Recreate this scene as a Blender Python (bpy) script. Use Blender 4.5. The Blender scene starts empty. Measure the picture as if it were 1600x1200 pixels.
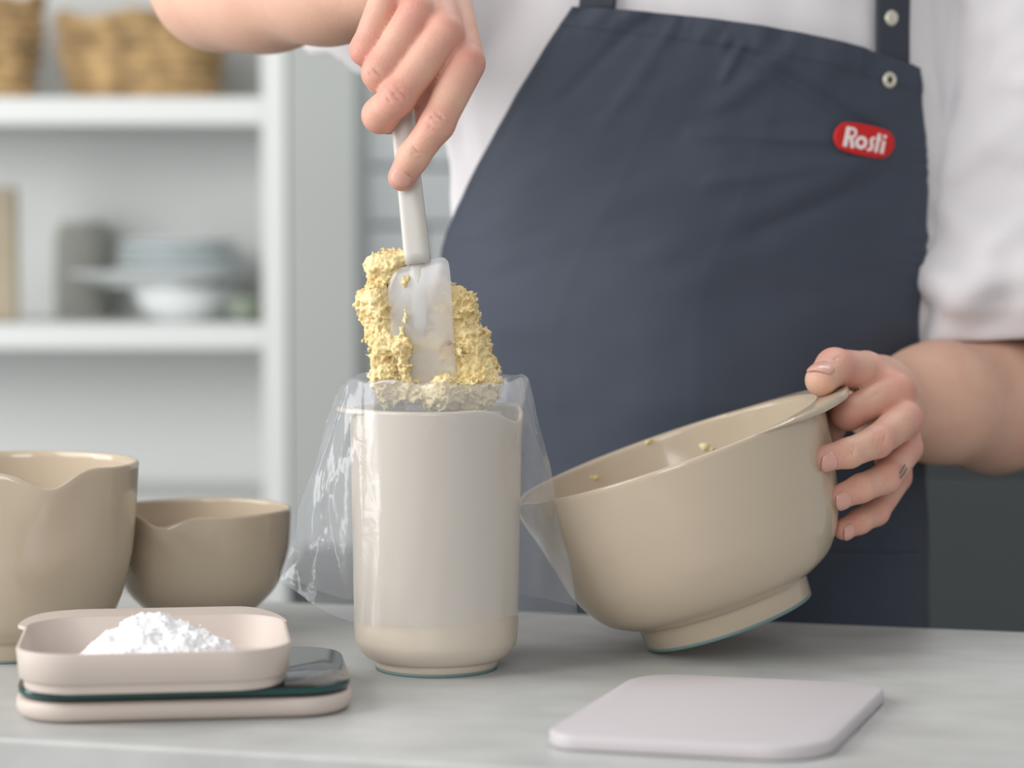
import bpy, math, random
import numpy as np
from mathutils import Vector, Matrix

# ------------------------------------------------------------------ camera, world, light, exposure
F = 85.0 / 36.0 * 1600.0                    # focal length in pixels of the 1600 px frame
CAM_H = 0.267                               # camera height above the worktop (worktop top is z = 0)
PITCH = math.radians(3.49)
scene = bpy.context.scene
C = scene.collection
cam_d = bpy.data.cameras.new('camera')
cam = bpy.data.objects.new('camera', cam_d)
C.objects.link(cam)
cam.location = (0, 0, CAM_H)
cam.rotation_euler = (math.pi / 2 - PITCH, 0, 0)
cam_d.lens = 85
cam_d.sensor_width = 36
cam_d.clip_start = 0.05
cam_d.clip_end = 60
cam_d.dof.use_dof = True
cam_d.dof.focus_distance = 1.49
cam_d.dof.aperture_fstop = 4.0
scene.camera = cam

world = bpy.data.worlds.new('world')
scene.world = world
world.use_nodes = True
world.node_tree.nodes['Background'].inputs[0].default_value = (0.985, 0.99, 0.99, 1)
world.node_tree.nodes['Background'].inputs[1].default_value = 0.50


def area(name, loc, target, sx, sy, power, col):
    d = bpy.data.lights.new(name, 'AREA')
    d.shape = 'RECTANGLE'
    d.size, d.size_y, d.energy, d.color = sx, sy, power, col
    o = bpy.data.objects.new(name, d)
    C.objects.link(o)
    o.location = loc
    o.rotation_euler = (Vector(target) - Vector(loc)).to_track_quat('-Z', 'Y').to_euler()
    return o


area('window_light', (-1.9, 0.70, 1.20), (0.05, 1.6, 0.1), 1.5, 1.5, 46, (1.0, 0.985, 0.965))
area('tile_wall_fill', (0.75, 2.45, 1.9), (0.2, 3.6, 0.3), 1.4, 0.8, 26, (0.97, 0.99, 1.0))  # fill added to brighten the tiled back wall, no actual ceiling fitting
area('shelf_fill', (-2.1, 1.7, 0.30), (-0.6, 3.5, 0.22), 1.3, 1.3, 31, (0.98, 0.99, 1.0))  # added fill from the left, lifts the shelf compartments; no known window
area('front_fill', (-0.45, -1.4, 0.95), (-0.3, 2.4, 0.15), 1.0, 1.0, 22, (1.0, 0.99, 0.98))  # fill lamp added behind the camera for shelf interiors and bowl fronts
scene.view_settings.view_transform = 'Standard'
scene.view_settings.look = 'None'
scene.view_settings.exposure = -0.08
scene.view_settings.gamma = 1.0
scene.view_settings.use_curve_mapping = False

SP, CP = math.sin(PITCH), math.cos(PITCH)


def at(px, py, Y):
    """world point on the ray of a pixel at world depth Y"""
    x, y = (px - 800) / F, (600 - py) / F
    dy, dz = CP + y * SP, -SP + y * CP
    t = Y / dy
    return Vector((x * t, Y, CAM_H + dz * t))


def ground(px, py, z=0.0):
    """world point on the ray of a pixel at height z"""
    x, y = (px - 800) / F, (600 - py) / F
    dy, dz = CP + y * SP, -SP + y * CP
    t = (z - CAM_H) / dz
    return Vector((x * t, dy * t, z))


# ------------------------------------------------------------------ materials
def lin(c):
    return tuple(((v / 255) / 12.92 if v / 255 <= 0.04045 else ((v / 255 + 0.055) / 1.055) ** 2.4) for v in c)


def mat(name, col, rough=0.5, noise=0.0, nscale=20.0, bump=0.0, bscale=200.0, spec=0.5, metal=0.0, sheen=0.0, coat=0.0,
        sss=0.0, stretch=None):
    m = bpy.data.materials.new(name)
    m.use_nodes = True
    nt = m.node_tree
    N, L = nt.nodes, nt.links
    b = N['Principled BSDF']
    c = lin(col)
    b.inputs['Base Color'].default_value = (*c, 1)
    b.inputs['Roughness'].default_value = rough
    b.inputs['Specular IOR Level'].default_value = spec
    b.inputs['Metallic'].default_value = metal
    b.inputs['Coat Weight'].default_value = coat
    b.inputs['Coat Roughness'].default_value = 0.06
    b.inputs['Sheen Weight'].default_value = sheen
    if sss:
        b.inputs['Subsurface Weight'].default_value = sss
        b.inputs['Subsurface Radius'].default_value = (0.006, 0.003, 0.002)
        b.inputs['Subsurface Scale'].default_value = 1.0
    tc = N.new('ShaderNodeTexCoord')
    src = tc.outputs['Object']
    if stretch:
        mp = N.new('ShaderNodeMapping')
        mp.inputs['Scale'].default_value = stretch
        L.new(src, mp.inputs['Vector'])
        src = mp.outputs['Vector']
    if noise:
        n = N.new('ShaderNodeTexNoise')
        n.inputs['Scale'].default_value = nscale
        n.inputs['Detail'].default_value = 6
        L.new(src, n.inputs['Vector'])
        r = N.new('ShaderNodeValToRGB')
        r.color_ramp.elements[0].position = 0.3
        r.color_ramp.elements[1].position = 0.7
        r.color_ramp.elements[0].color = (*[v * (1 - noise) for v in c], 1)
        r.color_ramp.elements[1].color = (*[min(1, v * (1 + noise)) for v in c], 1)
        L.new(n.outputs['Fac'], r.inputs['Fac'])
        L.new(r.outputs['Color'], b.inputs['Base Color'])
    if bump:
        n2 = N.new('ShaderNodeTexNoise')
        n2.inputs['Scale'].default_value = bscale
        n2.inputs['Detail'].default_value = 4
        L.new(src, n2.inputs['Vector'])
        bp = N.new('ShaderNodeBump')
        bp.inputs['Strength'].default_value = bump
        bp.inputs['Distance'].default_value = 0.001
        L.new(n2.outputs['Fac'], bp.inputs['Height'])
        L.new(bp.outputs['Normal'], b.inputs['Normal'])
    return m


M = {}
M['taupe'] = mat('taupe_melamine', (195, 180, 159), 0.12, bump=0.03, bscale=60)
M['jug'] = mat('pale_taupe_melamine', (206, 195, 180), 0.2)
M['tray'] = mat('rose_beige_plastic', (203, 190, 181), 0.5, bump=0.04, bscale=900)
M['board'] = mat('pale_lilac_plastic', (199, 193, 196), 0.5, bump=0.05, bscale=900)
M['rubber'] = mat('teal_rubber', (112, 138, 138), 0.55)
M['glass'] = mat('dark_scale_glass', (20, 27, 29), 0.06)
M['glass_edge'] = mat('green_glass_edge', (22, 70, 68), 0.1)
M['stone'] = mat('pale_grey_stone', (188, 189, 187), 0.42, noise=0.10, nscale=18, bump=0.03, bscale=300, stretch=(1, 1.5, 1))
M['shelf'] = mat('white_lacquer', (208, 210, 208), 0.45)
M['wallpaint'] = mat('grey_white_paint', (162, 165, 162), 0.7, noise=0.02, nscale=4)
M['tile'] = mat('white_glazed_tile', (214, 218, 219), 0.25, noise=0.02, nscale=6)
M['grout'] = mat('grey_grout', (142, 144, 142), 0.9, noise=0.08, nscale=60)
M['floor'] = mat('grey_floor', (120, 121, 120), 0.5, noise=0.06, nscale=3)
M['darkcab'] = mat('anthracite_lacquer', (66, 70, 71), 0.5, noise=0.03, nscale=5)
M['basket'] = mat('seagrass', (160, 132, 92), 0.9, noise=0.5, nscale=30, bump=0.6, bscale=260)
M['plate'] = mat('pale_blue_porcelain', (222, 229, 230), 0.25)
M['plate_w'] = mat('white_porcelain', (226, 230, 230), 0.25)
M['greenbowl'] = mat('sage_ceramic', (132, 142, 126), 0.4)
M['greycer'] = mat('grey_ceramic', (172, 172, 165), 0.55)
M['wood'] = mat('pale_wood', (156, 144, 122), 0.6, noise=0.12, nscale=30, stretch=(1, 1, 8))
M['handle'] = mat('light_grey_plastic', (205, 202, 195), 0.3)
M['apron'] = mat('slate_blue_cotton', (58, 66, 81), 0.7, noise=0.05, nscale=14, bump=0.25, bscale=1500, sheen=0.06)
M['strap'] = mat('dark_slate_strap', (56, 62, 72), 0.75, bump=0.25, bscale=1500)
M['shirt'] = mat('white_cotton', (226, 223, 226), 0.85, bump=0.2, bscale=1400, sheen=0.1)
M['trousers'] = mat('charcoal_trousers', (52, 54, 58), 0.85, bump=0.2, bscale=900)
M['metal'] = mat('brushed_nickel', (214, 208, 192), 0.35, metal=0.3)
M['red'] = mat('red_print', (206, 22, 24), 0.6)
M['white_print'] = mat('white_print', (246, 232, 230), 0.6)
M['ink'] = mat('faded_ink', (92, 100, 104), 0.7)
M['powder'] = mat('white_powder', (250, 250, 252), 0.95, bump=0.5, bscale=900)
M['nail'] = mat('finger_nail', (216, 166, 152), 0.24, sss=0.2)


def skin_material():
    m = mat('skin', (226, 180, 158), 0.48, bump=0.35, bscale=900, sss=0.25, spec=0.4)
    nt = m.node_tree
    N, L = nt.nodes, nt.links
    b = N['Principled BSDF']
    a = N.new('ShaderNodeAttribute')
    a.attribute_name = 'blush'
    tc = [n for n in N if n.bl_idname == 'ShaderNodeTexCoord'][0]
    n = N.new('ShaderNodeTexNoise')
    n.inputs['Scale'].default_value = 55
    n.inputs['Detail'].default_value = 5
    L.new(tc.outputs['Object'], n.inputs['Vector'])
    ad = N.new('ShaderNodeMath')
    ad.operation = 'MULTIPLY_ADD'
    ad.inputs[1].default_value = 0.7
    ad.inputs[2].default_value = -0.28
    L.new(n.outputs['Fac'], ad.inputs[0])
    ad2 = N.new('ShaderNodeMath')
    ad2.operation = 'ADD'
    ad2.use_clamp = True
    L.new(ad.outputs[0], ad2.inputs[0])
    L.new(a.outputs['Fac'], ad2.inputs[1])
    r = N.new('ShaderNodeValToRGB')
    r.color_ramp.elements[0].color = (*lin((222, 180, 157)), 1)
    r.color_ramp.elements[1].color = (*lin((206, 130, 120)), 1)
    L.new(ad2.outputs[0], r.inputs['Fac'])
    L.new(r.outputs['Color'], b.inputs['Base Color'])
    return m


def batter_material():
    m = mat('almond_batter', (226, 196, 128), 0.6, bump=0.5, bscale=900, sss=0.25)
    nt = m.node_tree
    N, L = nt.nodes, nt.links
    b = N['Principled BSDF']
    tc = [n for n in N if n.bl_idname == 'ShaderNodeTexCoord'][0]
    n = N.new('ShaderNodeTexNoise')
    n.inputs['Scale'].default_value = 90
    n.inputs['Detail'].default_value = 5
    L.new(tc.outputs['Object'], n.inputs['Vector'])
    r = N.new('ShaderNodeValToRGB')
    e = r.color_ramp.elements
    e[0].position, e[0].color = 0.30, (*lin((212, 184, 124)), 1)
    e[1].position, e[1].color = 0.72, (*lin((244, 228, 184)), 1)
    k = e.new(0.52)
    k.color = (*lin((232, 211, 156)), 1)
    L.new(n.outputs['Fac'], r.inputs['Fac'])
    v = N.new('ShaderNodeTexVoronoi')
    v.inputs['Scale'].default_value = 130
    L.new(tc.outputs['Object'], v.inputs['Vector'])
    # sparse brown nut-skin specks: voronoi cells, picked by their random colour
    sep = N.new('ShaderNodeSeparateColor')
    L.new(v.outputs['Color'], sep.inputs[0])
    g1 = N.new('ShaderNodeMath'); g1.operation = 'GREATER_THAN'; g1.inputs[1].default_value = 0.91
    L.new(sep.outputs[0], g1.inputs[0])
    g2 = N.new('ShaderNodeMath'); g2.operation = 'LESS_THAN'; g2.inputs[1].default_value = 0.28
    L.new(v.outputs['Distance'], g2.inputs[0])
    mu = N.new('ShaderNodeMath'); mu.operation = 'MULTIPLY'
    L.new(g1.outputs[0], mu.inputs[0]); L.new(g2.outputs[0], mu.inputs[1])
    mx = N.new('ShaderNodeMix'); mx.data_type = 'RGBA'
    L.new(mu.outputs[0], mx.inputs[0])
    L.new(r.outputs['Color'], mx.inputs[6])
    mx.inputs[7].default_value = (*lin((150, 84, 44)), 1)
    L.new(mx.outputs[2], b.inputs['Base Color'])
    return m


def film_material(name, tint, haze, rough, gloss, bump, bscale, milk=(0.86, 0.9, 0.95)):
    """thin clear plastic: see-through, a little milky, with a glossy skin"""
    m = bpy.data.materials.new(name)
    m.use_nodes = True
    nt = m.node_tree
    N, L = nt.nodes, nt.links
    N.remove(N['Principled BSDF'])
    out = N['Material Output']
    tr = N.new('ShaderNodeBsdfTransparent')
    tr.inputs[0].default_value = (*tint, 1)
    df = N.new('ShaderNodeBsdfDiffuse')
    df.inputs[0].default_value = (*milk, 1)
    tl = N.new('ShaderNodeBsdfTranslucent')
    tl.inputs[0].default_value = (*milk, 1)
    mk = N.new('ShaderNodeMixShader')
    mk.inputs[0].default_value = 0.5
    L.new(df.outputs[0], mk.inputs[1]); L.new(tl.outputs[0], mk.inputs[2])
    m1 = N.new('ShaderNodeMixShader')
    m1.inputs[0].default_value = haze
    L.new(tr.outputs[0], m1.inputs[1]); L.new(mk.outputs[0], m1.inputs[2])
    gl = N.new('ShaderNodeBsdfGlossy')
    gl.inputs['Roughness'].default_value = rough
    tc = N.new('ShaderNodeTexCoord')
    n = N.new('ShaderNodeTexNoise')
    n.inputs['Scale'].default_value = bscale
    n.inputs['Detail'].default_value = 3
    n.inputs['Distortion'].default_value = 0.8
    L.new(tc.outputs['Object'], n.inputs['Vector'])
    bp = N.new('ShaderNodeBump')
    bp.inputs['Strength'].default_value = bump
    bp.inputs['Distance'].default_value = 0.004
    L.new(n.outputs['Fac'], bp.inputs['Height'])
    L.new(bp.outputs['Normal'], gl.inputs['Normal'])
    lw = N.new('ShaderNodeLayerWeight')
    lw.inputs['Blend'].default_value = 0.5
    L.new(bp.outputs['Normal'], lw.inputs['Normal'])
    pw_ = N.new('ShaderNodeMath'); pw_.operation = 'POWER'; pw_.inputs[1].default_value = 4.0
    L.new(lw.outputs['Facing'], pw_.inputs[0])
    mg = N.new('ShaderNodeMath'); mg.operation = 'MULTIPLY_ADD'; mg.use_clamp = True
    mg.inputs[1].default_value = gloss
    mg.inputs[2].default_value = 0.055
    L.new(pw_.outputs[0], mg.inputs[0])
    m2 = N.new('ShaderNodeMixShader')
    L.new(mg.outputs[0], m2.inputs[0])
    L.new(m1.outputs[0], m2.inputs[1]); L.new(gl.outputs[0], m2.inputs[2])
    L.new(m2.outputs[0], out.inputs['Surface'])
    return m


M['skin'] = skin_material()
M['batter'] = batter_material()
M['bag'] = film_material('clear_plastic_film', (0.97, 0.98, 1.0), 0.16, 0.15, 0.5, 0.20, 55)
M['silicone'] = film_material('milky_silicone', (0.95, 0.96, 1.0), 0.49, 0.25, 0.3, 0.03, 20, (0.99, 0.98, 0.97))


# ------------------------------------------------------------------ mesh helpers
def obj(name, verts, faces, m, parent=None, smooth=True, loc=None):
    me = bpy.data.meshes.new(name)
    verts = [tuple(v) for v in verts]
    me.from_pydata(verts, [], [tuple(f) for f in faces])
    me.update()
    if smooth:
        me.shade_smooth()
    return link(name, me, m, parent, loc)


def link(name, me, m, parent=None, loc=None):
    o = bpy.data.objects.new(name, me)
    if m is not None and not me.materials:
        me.materials.append(M[m])
    C.objects.link(o)
    if loc is not None:
        o.location = loc
    if parent is not None:
        o.parent = parent
    return o


def np_obj(name, V, Q, m, parent=None, smooth=True):
    me = bpy.data.meshes.new(name)
    V = np.ascontiguousarray(V, dtype=np.float32)
    Q = np.ascontiguousarray(Q, dtype=np.int32)
    n = Q.shape[1]
    me.vertices.add(len(V)); me.vertices.foreach_set('co', V.ravel())
    me.loops.add(Q.size); me.loops.foreach_set('vertex_index', Q.ravel())
    me.polygons.add(len(Q))
    me.polygons.foreach_set('loop_start', np.arange(0, Q.size, n, dtype=np.int32))
    me.polygons.foreach_set('loop_total', np.full(len(Q), n, dtype=np.int32))
    me.update(calc_edges=True)
    me.validate()
    if smooth:
        me.shade_smooth()
    return link(name, me, m, parent)


def empty(name, loc=(0, 0, 0), rz=0.0):
    o = bpy.data.objects.new(name, None)
    C.objects.link(o)
    o.empty_display_size = 0.02
    o.location = loc
    o.rotation_euler = (0, 0, rz)
    return o


def tag(o, label, cat, group=None):
    o['label'] = label
    o['category'] = cat
    if group:
        o['group'] = group
    return o


def struct(o, label=None):
    o['kind'] = 'structure'
    if label:
        o['label'] = label
    return o


def bevel(o, w, seg=3):
    b = o.modifiers.new('bevel', 'BEVEL')
    b.width, b.segments, b.limit_method = w, seg, 'ANGLE'
    return o


def box(name, x0, x1, y0, y1, z0, z1, m, parent=None, bev=0.0, loc=None):
    v = [(x, y, z) for z in (z0, z1) for y in (y0, y1) for x in (x0, x1)]
    f = [(0, 2, 3, 1), (4, 5, 7, 6), (0, 1, 5, 4), (2, 6, 7, 3), (0, 4, 6, 2), (1, 3, 7, 5)]
    o = obj(name, v, f, m, parent, smooth=False, loc=loc)
    if bev:
        bevel(o, bev)
    return o


def grid_faces(nu, nv, wrap_u=False, flip=False, base=0):
    f = []
    for j in range(nv - 1):
        for i in range(nu if wrap_u else nu - 1):
            a = base + j * nu + i
            b = base + j * nu + (i + 1) % nu
            q = (a, b, b + nu, a + nu)
            f.append(q[::-1] if flip else q)
    return f


def spline(pts, n):
    """Catmull-Rom through pts, n samples per span"""
    P = [np.array(p, float) for p in pts]
    P = [2 * P[0] - P[1]] + P + [2 * P[-1] - P[-2]]
    out = []
    for i in range(1, len(P) - 2):
        for k in range(n):
            t = k / n
            a, b, c, d = P[i - 1], P[i], P[i + 1], P[i + 2]
            out.append(0.5 * (2 * b + (c - a) * t + (2 * a - 5 * b + 4 * c - d) * t * t + (3 * b - a - 3 * c + d) * t ** 3))
    out.append(P[-2])
    return [tuple(p) for p in out]


def lathe(name, prof, m, parent=None, seg=96, fn=None, loc=None):
    v, f = [], []
    for (r, z) in prof:
        for i in range(seg):
            t = 2 * math.pi * i / seg
            rr, zz = fn(t, r, z) if fn else (r, z)
            v.append((rr * math.cos(t), rr * math.sin(t), zz))
    return obj(name, v, grid_faces(seg, len(prof), True), m, parent, loc=loc)


def rrect(w, d, r, n=8):
    out = []
    for k, (sx, sy) in enumerate(((1, 1), (-1, 1), (-1, -1), (1, -1))):
        for i in range(n + 1):
            a = math.pi / 2 * (k + i / n)
            out.append((sx * (w / 2 - r) + r * math.cos(a), sy * (d / 2 - r) + r * math.sin(a)))
    return out


def loft(name, w, d, r, levels, m, parent=None, loc=None, smooth=True, n=10):
    """levels: (inset, z); caps at both ends"""
    v, rings = [], None
    for (ins, z) in levels:
        o = rrect(w - 2 * ins, d - 2 * ins, max(r - ins, 0.0015), n)
        rings = len(o)
        v += [(x, y, z) for x, y in o]
    f = grid_faces(rings, len(levels), True)
    f.append(tuple(range(rings))[::-1])
    k = (len(levels) - 1) * rings
    f.append(tuple(range(k, k + rings)))
    o = obj(name, v, f, m, parent, smooth=smooth, loc=loc)
    if smooth:
        e = o.modifiers.new('edges', 'EDGE_SPLIT')
        e.split_angle = math.radians(50)
    return o


def tube(name, pts, rads, m, parent=None, seg=12, flat=(1, 1), up=(0, 0, 1)):
    pts = [Vector(p) for p in pts]
    v = []
    for i, p in enumerate(pts):
        t = (pts[min(i + 1, len(pts) - 1)] - pts[max(i - 1, 0)]).normalized()
        s = t.cross(Vector(up))
        if s.length < 1e-4:
            s = t.cross(Vector((1, 0, 0)))
        s.normalize()
        u = s.cross(t)
        for k in range(seg):
            a = 2 * math.pi * k / seg
            v.append(p + (s * math.cos(a) * flat[0] + u * math.sin(a) * flat[1]) * rads[i])
    f = grid_faces(seg, len(pts), True)
    f.append(tuple(range(seg))[::-1])
    k = (len(pts) - 1) * seg
    f.append(tuple(range(k, k + seg)))
    return obj(name, v, f, m, parent)


# ------------------------------------------------------------------ signed distance fields -> mesh
RNG = np.random.RandomState(7)
LAT = RNG.rand(32, 32, 32).astype(np.float32)


def vnoise(P, scale, off=0.0):
    q = P * np.float32(scale) + np.float32(off)
    i = np.floor(q).astype(np.int32)
    t = (q - i).astype(np.float32)
    t = t * t * (3 - 2 * t)
    i &= 31
    j = (i + 1) & 31
    x0, y0, z0 = i[..., 0], i[..., 1], i[..., 2]
    x1, y1, z1 = j[..., 0], j[..., 1], j[..., 2]
    tx, ty, tz = t[..., 0], t[..., 1], t[..., 2]
    a = LAT[x0, y0, z0] * (1 - tx) + LAT[x1, y0, z0] * tx
    b = LAT[x0, y1, z0] * (1 - tx) + LAT[x1, y1, z0] * tx
    c = LAT[x0, y0, z1] * (1 - tx) + LAT[x1, y0, z1] * tx
    d = LAT[x0, y1, z1] * (1 - tx) + LAT[x1, y1, z1] * tx
    return (a * (1 - ty) + b * ty) * (1 - tz) + (c * (1 - ty) + d * ty) * tz - 0.5


def smin(a, b, k):
    h = np.maximum(k - np.abs(a - b), 0) / k
    return np.minimum(a, b) - h * h * k * 0.25


class Field:
    def __init__(self, lo, hi, h):
        self.h = h
        self.lo = np.array(lo, np.float32)
        self.n = np.ceil((np.array(hi) - self.lo) / h).astype(int) + 1
        self.f = np.full(self.n, 1.0, np.float32)

    def window(self, lo, hi):
        a = np.clip(np.floor((np.array(lo) - self.lo) / self.h).astype(int), 0, self.n)
        b = np.clip(np.ceil((np.array(hi) - self.lo) / self.h).astype(int) + 1, 0, self.n)
        sl = tuple(slice(x, y) for x, y in zip(a, b))
        ax = [self.lo[k] + self.h * np.arange(a[k], b[k], dtype=np.float32) for k in range(3)]
        return sl, np.stack(np.meshgrid(*ax, indexing='ij'), -1)

    @staticmethod
    def cone(P, a, b, ra, rb):
        a, b = np.array(a, np.float32), np.array(b, np.float32)
        ab = b - a
        t = np.clip(((P - a) @ ab) / max(float(ab @ ab), 1e-12), 0, 1)
        return np.linalg.norm(P - a - t[..., None] * ab, axis=-1) - (ra + (rb - ra) * t)

    def chain(self, pts, rads, kin, kout, op='union'):
        """a chain of round cones blended by kin, joined to the field with kout"""
        pts = [np.array(p, np.float32) for p in pts]
        pad = max(rads) + 3 * max(kin, kout) + 3 * self.h
        sl, P = self.window(np.min(pts, 0) - pad, np.max(pts, 0) + pad)
        if 0 in P.shape:
            return
        g = None
        for i in range(len(pts) - 1):
            d = self.cone(P, pts[i], pts[i + 1], rads[i], rads[i + 1])
            g = d if g is None else smin(g, d, kin)
        if op == 'union':
            self.f[sl] = smin(self.f[sl], g, kout)
        else:
            self.f[sl] = -smin(-self.f[sl], g, kout)

    def mesh(self):
        f = self.f
        f[0], f[-1] = np.maximum(f[0], self.h * .4), np.maximum(f[-1], self.h * .4)
        f[:, 0], f[:, -1] = np.maximum(f[:, 0], self.h * .4), np.maximum(f[:, -1], self.h * .4)
        f[:, :, 0], f[:, :, -1] = np.maximum(f[:, :, 0], self.h * .4), np.maximum(f[:, :, -1], self.h * .4)
        s = f < 0
        nx, ny, nz = f.shape
        corners = [(i, j, k) for i in (0, 1) for j in (0, 1) for k in (0, 1)]
        cnt = np.zeros((nx - 1, ny - 1, nz - 1), np.uint8)
        for (i, j, k) in corners:
            cnt += s[i:nx - 1 + i, j:ny - 1 + j, k:nz - 1 + k]
        act = np.argwhere((cnt > 0) & (cnt < 8))
        vid = np.full(cnt.shape, -1, np.int32)
        vid[act[:, 0], act[:, 1], act[:, 2]] = np.arange(len(act))
        val = {c: f[act[:, 0] + c[0], act[:, 1] + c[1], act[:, 2] + c[2]] for c in corners}
        acc = np.zeros((len(act), 3), np.float32)
        num = np.zeros(len(act), np.float32)
        for a in corners:
            for ax in range(3):
                if a[ax] == 0:
                    b = tuple(1 if q == ax else a[q] for q in range(3))
                    va, vb = val[a], val[b]
                    mk = (va < 0) != (vb < 0)
                    t = np.where(mk, va / np.where(mk, va - vb, 1), 0)
                    p = np.tile(np.array(a, np.float32), (len(act), 1))
                    p[:, ax] += t
                    acc += p * mk[:, None]
                    num += mk
        V = self.lo + self.h * (act + acc / num[:, None])
        Q = []
        for ax in range(3):
            u, w = (ax + 1) % 3, (ax + 2) % 3
            A = np.take(s, range(0, f.shape[ax] - 1), ax)
            B = np.take(s, range(1, f.shape[ax]), ax)
            e = np.argwhere(A != B)
            e = e[(e[:, u] > 0) & (e[:, w] > 0) & (e[:, u] < f.shape[u] - 1) & (e[:, w] < f.shape[w] - 1)]
            inn = s[e[:, 0], e[:, 1], e[:, 2]]
            du, dw = np.zeros(3, int), np.zeros(3, int)
            du[u] = 1; dw[w] = 1
            g = lambda c: vid[c[:, 0], c[:, 1], c[:, 2]]
            q = np.stack([g(e - du - dw), g(e - dw), g(e), g(e - du)], 1)
            q[~inn] = q[~inn][:, ::-1]
            Q.append(q)
        return V, np.concatenate(Q)


def relax(V, Q, it=1, lam=0.5):
    n = len(V)
    for _ in range(it):
        s = np.zeros_like(V); c = np.zeros(n, np.float32)
        for a, b in ((0, 1), (1, 2), (2, 3), (3, 0)):
            np.add.at(s, Q[:, a], V[Q[:, b]]); np.add.at(c, Q[:, a], 1)
            np.add.at(s, Q[:, b], V[Q[:, a]]); np.add.at(c, Q[:, b], 1)
        V = V + lam * (s / np.maximum(c, 1)[:, None] - V)
    return V


# ------------------------------------------------------------------ the setting
FLOOR = -0.9
WALL_Y = 3.65
SHELF_Y = 3.30
struct(box('floor', -3.2, 3.2, -0.6, WALL_Y + 0.1, FLOOR - 0.05, FLOOR, 'floor'))
wall = struct(box('wall_back', -3.2, 3.2, WALL_Y, WALL_Y + 0.1, FLOOR, 2.3, 'grout'))
pan_x0 = at(448, 400, SHELF_Y).x
pan_x1 = at(556, 400, SHELF_Y).x
struct(box('trim_1', pan_x0 + 0.002, pan_x1, SHELF_Y, WALL_Y, FLOOR, 2.2, 'wallpaint', bev=0.002),
       'tall plain grey panel beside the open white shelves')
# glazed tiles on the back wall, one object each
th, tw, gap = 0.0876, 0.205, 0.006
tile_src = None
z0 = at(600, 350, WALL_Y).z
for r in range(-4, 9):
    for c in range(-1, 7):
        x0 = pan_x1 - 0.02 + c * tw + (0.5 * tw if r % 2 else 0)
        z = z0 + r * th
        if x0 + tw < pan_x1 - 0.06:
            continue
        if tile_src is None:
            tile_src = box('tile', 0, tw - gap, -0.008, 0.001, 0, th - gap, 'tile', wall, bev=0.0025)
            tile_src.location = (x0, WALL_Y, z)
        else:
            t = tile_src.copy()
            C.objects.link(t)
            t.parent = wall
            t.location = (x0, WALL_Y, z)

# ------------------------------------------------------------------ worktop (turned about 15 degrees to the view)
bl, br = ground(930, 960), ground(1600, 987)
d = (br - bl).normalized()
nrm = Vector((-d.y, d.x, 0))               # away from the camera
fl, fr = ground(0, 1152), ground(560, 1187)
depth = ((bl + br) / 2 - (fl + fr) / 2).dot(nrm)
ang = math.atan2(d.y, d.x)
top = empty('kitchen_worktop', (bl.x, bl.y, 0), ang)
tag(top, 'pale grey stone worktop that carries the bowls, jug and scale', 'worktop')
box('slab', -1.35, 1.35, -depth, 0, -0.045, 0.0, 'stone', top, bev=0.0025)
box('cabinet_body', -1.25, 1.25, -depth + 0.03, -0.06, FLOOR, -0.0455, 'darkcab', top)

# ------------------------------------------------------------------ shelf unit
sh = empty('shelf_unit', (0, 0, 0))
tag(sh, 'open white shelf unit against the back wall', 'shelf')
ux0, ux1 = at(410, 400, SHELF_Y).x, at(447, 400, SHELF_Y).x
lx = ux0 - 0.95
box('side_panel', ux0, ux1, SHELF_Y, WALL_Y - 0.012, FLOOR, 1.6, 'shelf', sh, 0.0015)
box('side_panel', lx - 0.032, lx, SHELF_Y, WALL_Y - 0.012, FLOOR, 1.6, 'shelf', sh, 0.0015)
box('back_panel', lx - 0.032, ux1, WALL_Y - 0.012, WALL_Y - 0.001, FLOOR, 1.6, 'shelf', sh)
shelf_z = []
for (ya, yb) in ((152, 194), (507, 545), (790, 830)):
    za, zb = at(300, ya, SHELF_Y).z, at(300, yb, SHELF_Y).z
    shelf_z.append(za)
    box('shelf', lx, ux0, SHELF_Y, WALL_Y - 0.012, zb, za, 'shelf', sh, 0.0015)
for za in (-0.55, 0.95):
    box('shelf', lx, ux0, SHELF_Y, WALL_Y - 0.012, za - 0.036, za, 'shelf', sh, 0.0015)

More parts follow.
